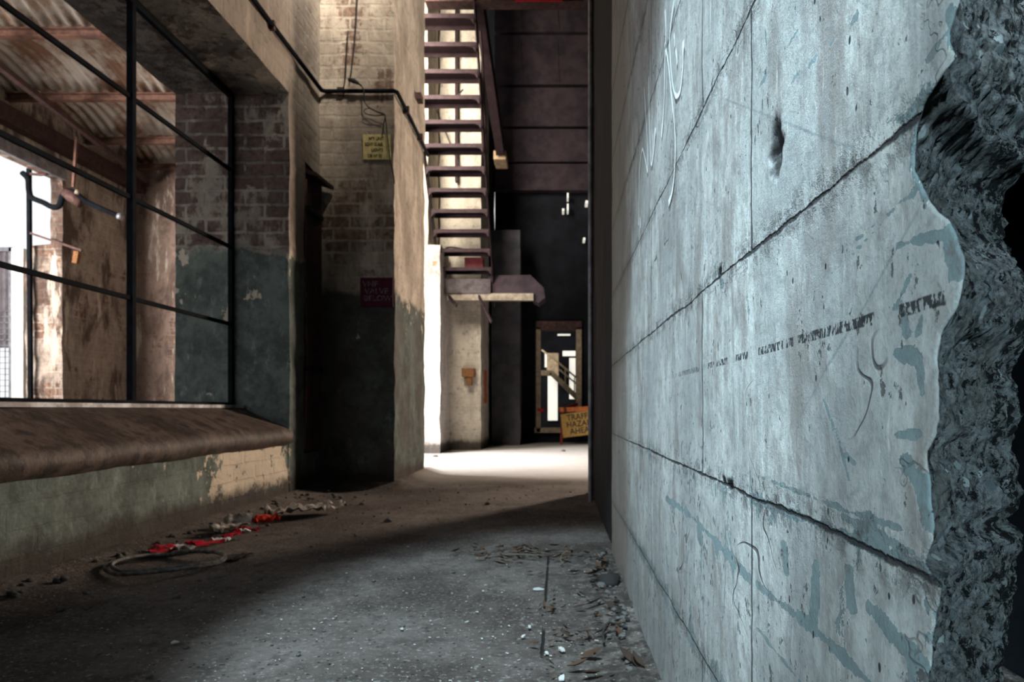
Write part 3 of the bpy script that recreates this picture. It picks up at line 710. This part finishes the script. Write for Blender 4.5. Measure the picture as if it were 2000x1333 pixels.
# pipework in the yard opening
YQ = 6.9
vp = thing('yard_pipe', 'bent dark pipe with a valve hanging in front of the bright yard opening', 'pipe', P(150, 390, YQ))
G().tube(smooth_pts([P(x, y, YQ) for x, y in [(44, 338), (55, 350), (57, 372), (62, 386), (85, 396), (103, 405), (116, 402), (122, 385), (128, 375), (145, 376), (160, 388), (176, 398), (235, 424)]]), .028, 10).ok('pipe', M['frame'], vp, True)
G().tube([P(126, 376, YQ), P(140, 384, YQ), P(158, 398, YQ)], [.045, .06, .05], 12).ok('valve_body', M['frame_brown'], vp, True)
G().tube([P(152, 372, YQ-.03), P(150, 380, YQ-.03)], .022, 10).ok('valve_cap', M['cream'], vp, True)
G().tube([P(60, 340, YQ), P(80, 342, YQ), P(92, 340, YQ)], .014, 8).ok('lever', M['frame_brown'], vp, True)
G().tube([P(232, 422, YQ), P(238, 425, YQ)], .035, 14).ok('collar', M['galv'], vp, True)
o = G().bar(P(150, 268, YQ), P(143, 366, YQ), .022, .022).ok('hanger_rod', M['rust_beam']); tag(o, 'orange rusty hanger rod holding the bent pipe from the roof', 'rod')
o = G().bar(P(57, 330, 7.12), P(60, 800, 7.12), .035, .035).ok('frame_post', M['frame']); tag(o, 'thin teal steel post at the edge of the bright yard opening', 'post')
o = G().bar(P(60, 456, 7.1), P(160, 490, 7.1), .022, .022).ok('stay_bar', M['frame_brown']); tag(o, 'thin dark stay bar sloping to the yard wall from the teal post', 'bar')
o = G().bar(P(152, 492, 7.1), P(148, 515, 7.1), .05, .05).ok('wall_bracket', M['bolt_rust']); tag(o, 'small orange bracket on the yard wall where the stay bar ends', 'bracket')
o = G().box(P(29, 0, 7.9).x, P(52, 0, 7.9).x, 7.85, 8.0, -.02, P(0, 487, 7.9).z).ok('white_post', M['white_post']); tag(o, 'glaring white post in the yard beside the mesh fence', 'post')
fn = thing('mesh_fence', 'grey mesh fence panel at the left edge of the yard view', 'fence', P(-60, 800, 8.3))
g = G(); a = P(-260, 800, 8.3); b = P(26, 484, 8.3)
g.box(a.x, b.x, 8.28, 8.32, b.z-.05, b.z); g.box(a.x, b.x, 8.28, 8.32, a.z, a.z+.05); g.box(b.x-.04, b.x, 8.28, 8.32, a.z, b.z); g.ok('fence_frame', M['galv'], fn)
g = G(); x = a.x
while x < b.x: g.box(x, x+.008, 8.296, 8.304, a.z, b.z); x += .07
z = a.z
while z < a.z + 1.2: g.box(a.x, b.x, 8.296, 8.304, z, z+.008); z += .07
g.ok('mesh_wires', M['galv'], fn)
G().box(a.x, b.x-.04, 8.33, 8.34, a.z + .75, b.z).ok('sheet', simple('mauve_grey_sheet', (.20, .18, .19), (.14, .12, .13), .7, .1, 6), fn)

# ================================================================== STEEL STAIR
X0, X1 = -1.545, -.845
st = thing('steel_stair', 'steep rusty open-tread steel stair with small landing, rising past the near pillar', 'stair', (X1 - .35, 9.0, 2.1))
def sp(i): return 9.0 - .164 * i, EYE + 1.62 + .20 * i
for i in range(0, 15):
    y, z = sp(i); g = G()
    # plate with a turned-down nosing and gusseted ends
    g.box(X0+.01, X1-.01, y-.10, y+.12, z-.006, z); g.box(X0+.01, X1-.01, y-.105, y-.095, z-.045, z)
    g.box(X0+.01, X1-.01, y+.112, y+.12, z-.05, z)
    for xe, sg in ((X0+.012, 1), (X1-.012, -1)):
        g.prism([(xe, z-.005), (xe, z-.10), (xe+sg*.03, z-.055), (xe+sg*.10, z-.042), (xe+sg*.14, z-.005)], 'y', y-.10, y-.09)
    g.ok('tread', M['stair'], st)
ya, za = sp(-.9); ye, ze = sp(14.6)
for x in (X0, X1): G().bar((x, ya, za-.03), (x, ye, ze-.03), .012, .17, (0, 0, 1)).ok('stringer', M['stair'], st)
o = G().bar(P(978, 296, 8.6), P(926, -60, 6.95), .10, .17, (0, 0, 1)).ok('side_beam', M['stair'], st)
G().tube(smooth_pts([P(938, 60, 7.0), P(942, 110, 7.1), P(946, 200, 7.6), P(950, 300, 8.1)]), .012, 8).ok('handrail', M['stair'], st, True)
# landing under the stair with its boxed end
q = lambda x, y, Y=8.85: P(x, y, Y)
a, b = q(874, 574), q(1040, 576); la = G().box(a.x, b.x, 8.9, 9.22, a.z-.03, a.z).ok('landing', M['stair'], st)
a, b = q(874, 574), q(1042, 588); G().box(a.x, b.x, 8.82, 8.9, b.z, a.z).ok('front_edge', M['cream'], la, bevel=.006)
pr = [(q(x, y).x, q(x, y).z) for x, y in [(950, 573), (952, 538), (1036, 537), (1062, 562), (1065, 582), (1052, 592), (1040, 586), (1040, 573)]]
G().prism(pr, 'y', 8.86, 9.2).ok('end_box', M['dark_panel'], la, bevel=.006)
a, b = q(868, 573, 8.8), q(958, 530, 8.8); G().box(a.x, b.x, 8.80, 8.815, a.z, b.z-.10).ok('kick_plate', simple('dusty_plum_steel', (.10, .085, .088), (.045, .035, .038), .6, 0, 9), la)
G().bar(q(934, 577, 8.84), P(960, 630, 8.5), .022, .035).ok('knee_brace', M['stair'], la); G().bar(q(876, 578, 8.84), P(892, 598, 8.6), .022, .035).ok('knee_brace', M['stair'], la)
o = G().box(P(906, 0, 8.75).x, P(943, 0, 8.75).x, 8.80, 8.92, sp(1)[1] + .003, sp(1)[1] + .14).ok('red_tin_box', simple('oxide_red_tin', (.13, .02, .02), (.08, .015, .018), .6), None, bevel=.008); tag(o, 'dull red tin box sitting on the lowest stair treads', 'box')
o = G().tube(smooth_pts([P(868, 492, 8.66), P(872, 485, 8.66), P(888, 484, 8.66), P(920, 490, 8.66), P(935, 492, 8.66), P(955, 487, 8.66)]), .010, 8).ok('bent_rod', M['stair'], smooth=True); tag(o, 'bent dark rod lying across the lower stair treads', 'rod')
o = G().box(P(966, 0, 8.75).x, P(990, 0, 8.75).x, 8.6, 8.95, P(0, 320, 8.75).z, P(0, 303, 8.75).z).ok('timber_block', M['timber_light'], bevel=.01); tag(o, 'tan timber block under the foot of the stair side beam', 'block')
# long stay rods crossing behind the treads
for k, (x0_, y0_, x1_, y1_) in enumerate(((842, 190, 900, 330), (905, 175, 880, 200))):
    o = G().bar(P(x0_, y0_, 9.1), P(x1_, y1_, 9.1), .018, .018).ok('stay_rod', M['stair']); tag(o, ('long' if k == 0 else 'short') + ' dark stay rod against the cream pillar behind the stair treads', 'rod')
o = G().box(P(889, 0, 9.15).x, P(894, 0, 9.15).x, 9.12, 9.2, 3.6, 7.2).ok('downpipe', M['stair']); tag(o, 'narrow dark vertical pipe on the pillar face behind the stair', 'pipe')
# red-rimmed floor beam at the very top
g = thing('overhead_beam', 'dark overhead beam with flaking red paint crossing the top of the passage', 'beam', P(1000, 4, 6.9))
a, b = P(832, 8, 6.9), P(1140, -60, 6.9); G().box(a.x, b.x, 6.85, 7.0, a.z, b.z).ok('web', M['rust_dark'], g)
G().box(P(1005, 0, 6.84).x, P(1098, 0, 6.84).x, 6.83, 6.85, a.z - .005, a.z + .03).ok('red_paint', M['red'], g)
# things on the second pillar
jb = thing('rusty_bracket', 'orange rusted iron bracket bolted to the far pillar', 'bracket', P(915, 735, 9.2))
a, b = P(903, 737, 9.2), P(928, 720, 9.2); G().box(a.x, b.x, 9.12, 9.24, a.z, b.z).ok('plate', M['bolt_rust'], jb, bevel=.01)
a, b = P(911, 753, 9.2), P(922, 736, 9.2); G().box(a.x, b.x, 9.14, 9.24, a.z, b.z).ok('tongue', M['bolt_rust'], jb, bevel=.008)
a, b = P(948, 788, 9.6), P(948, 722, 9.6)
g = G()
for i in range(6):
    z0 = a.z + (b.z - a.z) * i / 6; y0 = 9.62 + .05 * math.sin(i * 1.7)
    g.box(-1.046, -1.032, y0, y0 + .28 - .03 * (i % 3), z0, z0 + (b.z - a.z) / 6 - .004)
o = g.ok('orange_paint_daub', M['orange_paint']); tag(o, 'vertical orange spray-painted scrawl on the side of the far pillar', 'graffiti')

# ================================================================== DOORWAY AT THE END
dr = bpy.data.objects.new('door_1', None); COL.objects.link(dr); dr.location = (0, 11.28, 0); struct(dr)
YD = 11.24
for nm, (xa, yt, xb, yb_) in (('door_post', (1047, 640, 1056, 845)), ('door_post', (1125, 640, 1136, 845)), ('lintel', (1047, 628, 1136, 645)), ('threshold', (1044, 836, 1130, 846))):
    a, b = P(xa, yb_, YD), P(xb, yt, YD); G().box(a.x, b.x, YD-.03, YD+.18, a.z, b.z).ok(nm, M['frame_brown'] if nm == 'lintel' else M['timber'], dr, bevel=.006)
# room beyond
g = G(); g.box(-1.6, 1.6, 16.5, 16.7, 0, 3.4); g.box(-1.7, -1.6, 11.6, 16.7, 0, 3.4); g.box(1.6, 1.7, 11.6, 16.7, 0, 3.4); g.box(-1.7, 1.7, 11.6, 16.7, 3.4, 3.5)
struct(g.ok('wall_far_room', M['blackwall']))
def lit(x0_, y0_, x1_, y1_, Y, nm, lab, mt):
    a, b = P(x0_, y1_, Y), P(x1_, y0_, Y); o = G().box(a.x, b.x, Y, Y+.08, a.z, b.z).ok(nm, mt, bevel=.01); tag(o, lab, 'board')
glow = bpy.data.materials.new('daylit_opening'); glow.use_nodes = True
gb = glow.node_tree.nodes['Principled BSDF']; gb.inputs['Base Color'].default_value = (.8, .8, .75, 1); gb.inputs['Emission Color'].default_value = (1, .97, .88, 1); gb.inputs['Emission Strength'].default_value = .6
def opening(n, x0_, y0_, x1_, y1_, Y):
    a, b = P(x0_, y1_, Y), P(x1_, y0_, Y); o = G().box(a.x, b.x, Y, Y+.03, a.z, b.z).ok('window_%d' % n, glow); struct(o)
opening(2, 1070, 715, 1089, 822, 16.4); opening(3, 1112, 700, 1124, 780, 16.4); opening(4, 1099, 686, 1124, 696, 16.4); opening(5, 1089, 653, 1114, 656, 16.3)
opening(6, 1064, 690, 1068, 718, 16.4)
lit(1068, 690, 1091, 735, 15.6, 'pale_board', 'pale tilted board behind the handrails in the far room', M['timber'])
fs = thing('far_stair', 'pale steel stair with twin handrails in the room beyond the doorway', 'stair', P(1090, 800, 13.2))
Yf = 13.2
def fb(nm, x0_, y0_, x1_, y1_, w, h): G().bar(P(x0_, y0_, Yf), P(x1_, y1_, Yf), w, h).ok(nm, M['timber'], fs)
fb('stringer', 1076, 728, 1142, 792, .05, .10); fb('landing_beam', 1048, 729, 1077, 729, .05, .10)
fb('handrail', 1092, 710, 1142, 752, .03, .035); fb('handrail', 1092, 722, 1142, 764, .03, .03); fb('baluster', 1104, 722, 1104, 752, .025, .025); fb('baluster', 1122, 738, 1122, 770, .025, .025)
fb('handrail', 1058, 684, 1092, 710, .03, .03)
# barrier with the hazard sign
hb = thing('hazard_barrier', 'road barrier with a tilted yellow traffic hazard sign before the far doorway', 'barrier', P(1120, 870, 10.6))
Yb = 10.6; tilt = Matrix.Rotation(R(-7), 3, 'Y')
c0 = P(1136, 828, Yb); hw, hh = .31, .185
bm = [c0 + tilt @ Vector((sx*hw, 0, sz*hh)) for sx, sz in ((-1,-1),(1,-1),(1,1),(-1,1))]
g = G(); n = [p + Vector((0, .008, 0)) for p in bm]; g.v = bm + n; g.f = [(0,1,2,3),(7,6,5,4),(0,4,5,1),(1,5,6,2),(2,6,7,3),(3,7,4,0)]; g.ok('sign_panel', M['sign_yellow'], hb)
for i, t in enumerate(('TRAFFIC', 'HAZARD', 'AHEAD')):
    p = c0 + tilt @ Vector((0 if i < 2 else .0, -.006, .072 - i * .108)); text_mesh('lettering', t, .128, p, tilt @ FRONT, M['ink'], hb, align='CENTER', xs=.92)
G().bar(P(1098, 801, Yb+.03), P(1165, 798, Yb+.03), .03, .07).ok('crossbar', M['orange'], hb)
for x in (1098, 1172): G().bar(P(x, 798, Yb+.05), P(x - 2, 868, Yb+.05), .035, .035).ok('leg', simple('dark_red_leg', (.20, .02, .02), (.12, .02, .02), .6), hb); 
G().tube([P(1098, 796, Yb), P(1098, 806, Yb)], .05, 12).ok('lamp', M['orange'], hb, True)
for k, (x0_, y0_, x1_, y1_, lb) in enumerate(((1050, 801, 1062, 803, 'left'), (1100, 800, 1128, 790, 'right'))):
    o = G().bar(P(x0_, y0_, 11.2 if k == 0 else 10.67), P(x1_, y1_, 11.2), .01, .05).ok('warning_tape', M['redrag']); tag(o, 'strip of red warning tape across the doorway, ' + lb + ' of two', 'tape')

# pin holes of daylight in the dark far wall are holes letting the yard sky through: tiny lit openings
for i, (x, y, w_, h_) in enumerate(((1109, 382, 3, 9), (1109, 405, 3, 13), (1100, 410, 4, 4), (1146, 395, 5, 5), (1141, 467, 4, 4))):
    a, b = P(x - w_/2, y + h_/2, 11.08), P(x + w_/2, y - h_/2, 11.08)
    o = G().box(a.x, b.x, 11.07, 11.31, a.z, b.z).ok('window_%d' % (7 + i), glow); struct(o)

# ================================================================== WHITE CHALK ON THE CONCRETE
strokes = [[(1301,20),(1303,60),(1301,120),(1299,200),(1294,268)], [(1319,0),(1311,60),(1311,105),(1316,165),(1323,188),(1331,176),(1336,130),(1337,80)],
           [(1301,85),(1308,130),(1314,190),(1320,250),(1321,310),(1316,370),(1308,398)], [(1319,66),(1320,78),(1320,92)], [(1322,96),(1324,110),(1325,126)],
           [(1260,172),(1263,220),(1266,280),(1267,335),(1262,312),(1256,292),(1251,330),(1250,380),(1249,440)], [(1269,150),(1270,220),(1272,290),(1274,322),(1279,290),(1282,250)], [(1252,425),(1253,445)]]
ck = thing('chalk_scrawl', 'white chalk scribble on the upper far part of the concrete wall', 'graffiti', W(1300, 200, XR - .0015))
for s_ in strokes:
    pts = smooth_pts([W(x, y, XR) for x, y in s_], 5); g = G(); n = len(pts)
    for i, p in enumerate(pts):
        t = (pts[min(i+1, n-1)] - pts[max(i-1, 0)]); t.x = 0; t.normalize(); sd = Vector((0, -t.z, t.y))
        w_ = .0036 * (1 + .5 * mn.noise(p * 40)) * (1.9 if i > n - 4 and n > 12 else 1)
        xx = XR - .0022
        g.v += [Vector((xx, p.y, p.z)) + Vector((0, sd.y, sd.z)) * w_, Vector((xx, p.y, p.z)) - Vector((0, sd.y, sd.z)) * w_]
    g.f = [(2*i, 2*i+1, 2*i+3, 2*i+2) for i in range(n - 1)]
    link('stroke', g.v, g.f, M['chalk'], ck)

# ================================================================== LITTER
def crumple(pts, z, seed, th=.004, lift=.03):
    pts = [(x, y, w_ * 1.35) for x, y, w_ in pts]
    """a crumpled strip along pts [(x, y, half width)] with ridges, lying on the floor"""
    g = G(); k = 8; rnd = random.Random(seed); cs = []
    for i in range(len(pts) - 1):
        for j in range(6):
            t = j / 6; a, b = pts[i], pts[i+1]; cs.append(tuple(a[q] + (b[q] - a[q]) * t for q in range(3)))
    cs.append(pts[-1])
    for i, (x, y, w_) in enumerate(cs):
        q = cs[min(i+1, len(cs)-1)]; r = cs[max(i-1, 0)]; d = Vector((q[0]-r[0], q[1]-r[1], 0)).normalized(); sd = Vector((-d.y, d.x, 0))
        for j in range(k + 1):
            u = j / k * 2 - 1; p = Vector((x, y, 0)) + sd * (u * w_)
            h = abs(mn.noise(Vector((x * 28, y * 28 + u, seed)))) * lift + abs(mn.noise(Vector((x * 60, y * 60, seed + u * 2)))) * lift * .4
            g.v.append(Vector((p.x, p.y, z + .003 + h)))
    for i in range(len(cs) - 1):
        for j in range(k): n = i * (k + 1) + j; g.f.append((n, n + 1, n + k + 2, n + k + 1))
    return g
def fpts(l): return [F(x, y) + (w_,) for x, y, w_ in l]
bt = thing('barrier_tape', 'crumpled red and white striped barrier tape lying by the left wall', 'tape', F(380, 1080) + (0.02,))
for nm, mt, l in (('red_stripe', 'red', [(292, 1092, .045), (345, 1086, .05)]), ('white_stripe', 'white', [(335, 1089, .045), (372, 1083, .035)]),
                  ('red_stripe', 'red', [(372, 1082, .03), (428, 1072, .035)]), ('white_stripe', 'white', [(425, 1073, .025), (440, 1068, .02)]), ('red_stripe', 'red', [(438, 1066, .015), (470, 1055, .015)]),
                  ('white_stripe', 'white', [(468, 1053, .02), (490, 1052, .02)]), ('red_stripe', 'red', [(462, 1050, .012), (505, 1049, .012)])):
    crumple(fpts(l), .02, len(nm) + l[0][0], lift=.035).ok(nm, M[mt], bt, True)
o = crumple(fpts([(498, 1034, .02), (515, 1031, .03), (544, 1031, .03)]), .02, 5, lift=.05).ok('red_rag', M['redrag'], smooth=True); tag(o, 'crumpled bright red rag on the floor between the tape and the pale rags', 'rag')
o = crumple(fpts([(520, 1018, .03), (560, 1014, .06), (610, 1008, .07), (640, 1004, .05), (672, 1004, .04)]), .02, 9, lift=.075).ok('pale_rag', M['rag'], smooth=True); tag(o, 'long dirty pale rag crumpled on the floor near the slot', 'rag')
o = crumple(fpts([(418, 1054, .02), (440, 1048, .03), (468, 1037, .04), (478, 1034, .03)]), .02, 11, lift=.06).ok('pale_rag', M['rag'], smooth=True); tag(o, 'smaller grey rag heap on the floor behind the red and white tape', 'rag')
o = crumple(fpts([(445, 1102, .02), (475, 1088, .03)]), .005, 3, lift=.02).ok('rubber_strip', M['black'], smooth=True); tag(o, 'short black rubber strip on the floor right of the coiled hose', 'strip')
hs = thing('hose_coil', 'loop of thin dark hose lying on the floor near the left wall', 'hose', F(328, 1112) + (.02,))
for rr, dx in ((.172, 0), (.158, .008)):
    cx, cy = F(326, 1112); pts = []
    for i in range(48):
        t = 2 * math.pi * i / 48; pts.append((cx + dx + math.cos(t) * rr * 1.0 + .012 * math.sin(3*t), cy + math.sin(t) * rr * .95, .016 + .012 * abs(math.sin(t * 1.5)) + (.006 if dx else 0)))
    G().tube(pts, .0062, 8, True).ok('loop', M['hose'], hs, True)

# small loose bits: flakes, leaves, stones, twigs
def chip_mesh(nm, seed, mat, flat=True):
    r = random.Random(seed); k = r.randint(5, 7); pr = []
    for i in range(k):
        t = 2 * math.pi * i / k + r.uniform(-.3, .3); q = r.uniform(.4, 1.1); pr.append((math.cos(t) * q, math.sin(t) * q * r.uniform(.3, .75)))
    g = G(); g.prism(pr, 'z', -.10, .10)
    for v in g.v: v.z += .12 * mn.noise(v * 1.7 + Vector((seed, 0, 0)))
    return g
def leaf_mesh(seed):
    r = random.Random(seed); g = G(); n = 7; c = r.uniform(.3, .9)
    for i in range(n):
        u = i / (n - 1); w_ = math.sin(math.pi * min(1, u * .96 + .04)) * .34 + .015
        zc_ = c * (u - .5) ** 2 * 1.4
        for s_ in (-1, 0, 1): g.v.append(Vector((u * 2 - 1, s_ * w_ * r.uniform(.8, 1.1), zc_ + abs(s_) * w_ * c * .9 + r.uniform(0, .05))))
    for i in range(n - 1):
        for j in range(2): a = i * 3 + j; g.f.append((a, a + 1, a + 4, a + 3))
    return g
def stone_mesh(seed):
    bm = bmesh.new(); bmesh.ops.create_icosphere(bm, subdivisions=2, radius=1)
    for v in bm.verts: v.co *= 1 + .45 * mn.noise(v.co * 1.3 + Vector((seed * 3.1, 0, 0))); v.co.z *= .62
    g = G(); g.v = [v.co.copy() for v in bm.verts]; g.f = [tuple(v.index for v in f.verts) for f in bm.faces]; bm.free(); return g
def twig_mesh(seed):
    r = random.Random(seed); pts = [Vector((-1 + i * .4, r.uniform(-.12, .12), .04 + r.uniform(0, .08))) for i in range(6)]
    return G().tube(pts, [.02, .028, .03, .028, .022, .012], 6)
def protos(name, mk, mat, n):
    l = []
    for i in range(n):
        g = mk(i); o = g.ok(name, M['leaf_brown' if (mat == 'leaf' and i % 3 == 0) else mat], None, name != 'paint_flake'); COL.objects.unlink(o); l.append(o.data); bpy.data.objects.remove(o)
    return l
PF = protos('paint_flake', lambda i: chip_mesh('paint_flake', i, None), 'chip', 7)
PL = protos('dry_leaf', leaf_mesh, 'leaf', 7)
PS = protos('stone', stone_mesh, 'stone', 6)
PT = protos('twig', twig_mesh, 'twig', 4)
def drop(name, mesh, x, y, s, label, cat, group, z=0., rnd=random, tilt=.15, asp=1.):
    o = bpy.data.objects.new(name, mesh); COL.objects.link(o)
    o.location = (x, y, z); o.scale = (s, s * asp, s); o.rotation_euler = (rnd.uniform(-tilt, tilt), rnd.uniform(-tilt, tilt), rnd.uniform(0, 6.28))
    return tag(o, label, cat, group)
def zone(what, cat, x, y):
    if y > 2.9: w_ = 'on the brown floor beyond the light pool'
    elif x < -.75: w_ = 'on the dark floor left of the light pool'
    elif y > 2.0: w_ = 'on the far half of the light pool'
    else: w_ = 'on the near half of the light pool'
    return what + ' lying ' + w_, cat, what + 's ' + w_
rnd = random.Random(21)
def inside(x, y): return (x > -1.45 and x < .17 and y > 1.35)
# pale flakes on the cool lit floor, by eye from the photograph first
big = [((1098, 1277), .018, 'triangular pale paint flake standing out on the near floor'), ((1068, 1283), .009, 'small pale flake left of the triangular flake'), ((1035, 1231), .013, 'slim white flake left of the floor joint'),
       ((1050, 1156), .021, 'white shell-like flake lying by the floor joint'), ((1022, 1250), .009, 'small slanting white flake left of the floor joint end'), ((944, 1160), .006, 'tiny oval white flake on the middle of the lit floor'),
       ((912, 1221), .006, 'pale slanting flake on the middle of the lit floor'), ((907, 1128), .007, 'pale flake at the upper part of the lit floor'), ((656, 1210), .007, 'lone pale flake at the left rim of the lit floor'), ((785, 1235), .010, 'pale flake on the left part of the lit floor'),
       ((340, 1262), .014, 'pale flake on the dark floor at lower left'), ((1280, 1312), .022, 'white scrap leaning against the foot of the concrete wall'), ((1098, 1333), .014, 'white flake at the bottom edge of the picture'), ((1165, 1258), .006, 'tiny white flake right of the triangular flake')]
for (px, s_, lb) in big:
    x, y = F(*px); drop('paint_flake', rnd.choice(PF), min(x, .185), y, s_, lb, 'flake', 'larger pale flakes on the floor', .008, rnd, .3)
n = 0
while n < 230:
    if rnd.random() < .7: px = rnd.uniform(520, 1230); py = rnd.triangular(1060, 1420, 1200)
    else: px = rnd.uniform(150, 1150); py = rnd.triangular(950, 1400, 1150)
    x, y = F(px, py)
    if not inside(x, y): continue
    n += 1; drop('paint_flake', rnd.choice(PF), x, y, rnd.choice((.0016, .002, .0026, .0034, .005)) * rnd.uniform(.8, 1.2), *zone('tiny pale paint flake', 'flake', x, y), .005, rnd)
# dry leaves: heap near the joint, drift along the concrete wall
n = 0
while n < 62:
    x = rnd.gauss(-.12, .10); y = rnd.gauss(2.52, .09)
    if not inside(x, y): continue
    n += 1; drop('dry_leaf', rnd.choice(PL), x, y, rnd.uniform(.012, .026), 'dry brown leaf in the loose heap by the floor joint', 'leaf', 'leaf heap by the floor joint', .012 + rnd.uniform(0, .012), rnd, .5)
n = 0
while n < 95:
    t = rnd.random(); y = 1.33 + t * 1.2; x = .185 - abs(rnd.gauss(0, .045 + .04 * (1 - t)))
    if not inside(x, y): continue
    n += 1; drop('dry_leaf', rnd.choice(PL), x, y, rnd.choice((.005, .008, .012, .024)) * rnd.uniform(.8, 1.25), 'dry curled leaf in the drift along the foot of the concrete wall', 'leaf', 'leaf drift along the concrete wall', .014 + rnd.uniform(0, .008), rnd, .6)
n = 0
for cx, cy, k in ((.05, 1.62, 16), (-.02, 1.86, 12), (-.35, 2.6, 8)):
    for _ in range(k):
        drop('dry_leaf', rnd.choice(PL), cx + rnd.gauss(0, .03), cy + rnd.gauss(0, .03), rnd.uniform(.007, .015), 'dry dark leaf in a small clump on the lit floor', 'leaf', 'small leaf clumps on the lit floor', .012, rnd, .6)
for i in range(26):
    x = rnd.gauss(-.10, .10); y = rnd.gauss(2.5, .08)
    if inside(x, y): drop('twig', rnd.choice(PT), x, y, rnd.uniform(.02, .055), 'thin pale twig in the leaf heap by the floor joint', 'twig', 'twigs in the leaf heap', .02, rnd, .2)
M['dark_stone'] = simple('black_slag', (.012, .011, .011), (.03, .028, .026), .9, 0, 30)
BS = PS[0].copy(); BS.materials[0] = M['dark_stone']
drop('stone', BS, *F(1190, 1146), .034, 'dark fist-sized lump against the foot of the concrete wall', 'stone', None, .02, rnd)
drop('stone', PS[2], *F(1175, 1150), .016, 'small pale stone touching the dark lump by the wall', 'stone', None, .010, rnd)
drop('stone', PS[1], *F(1186, 1162), .010, 'smallest pebble in front of the dark lump by the wall', 'stone', None, .008, rnd)
for (px, s_, lb) in (((758, 1020), .020, 'small brown stone on the warm lit floor'), ((952, 986), .016, 'dark pebble on the floor right of the near pillar'), ((706, 987), .016, 'dark pebble in front of the near pillar'), ((1100, 882), .03, 'dark scrap on the bright strip of floor'), ((850, 893), .03, 'dark scrap on the bright strip of floor at the near pillar')):
    drop('stone', rnd.choice(PS), *F(*px), s_, lb, 'stone', None, .006, rnd)
for i in range(150):
    x = rnd.uniform(-1.4, .15); y = rnd.uniform(1.35, 5.0)
    if inside(x, y): drop('stone', rnd.choice(PS), x, y, rnd.uniform(.002, .007), *zone('tiny dark pebble', 'pebble', x, y), .004, rnd)
for i in range(70):
    y = rnd.uniform(1.6, 4.6); x = XL + .05 + abs(rnd.gauss(0, .14))
    drop('stone', rnd.choice(PS), x, y, rnd.uniform(.004, .014), 'small crumb of rubble swept against the foot of the left wall', 'rubble', 'rubble crumbs by the left wall', .03 * max(0, 1 - (x - XL) / .3) + .008, rnd)
for i in range(80):
    t = rnd.random(); x = .178 - abs(rnd.gauss(0, .03)); y = 1.35 + 1.25 * t
    drop('stone', rnd.choice((BS, PS[1], PS[3])), x, y, rnd.uniform(.003, .010), 'dark crumb of rubble against the foot of the concrete wall', 'rubble', 'rubble crumbs by the concrete wall', .012, rnd)
wr = G().tube(smooth_pts([Vector(F(x, y) + (.014 + dz,)) for x, y, dz in ((1180, 1268, 0), (1178, 1255, .01), (1188, 1245, .02), (1205, 1240, .01), (1225, 1238, 0))]), .0028, 6).ok('bent_wire', M['black'], smooth=True); tag(wr, 'curved black wire on the floor near the foot of the concrete wall', 'wire')
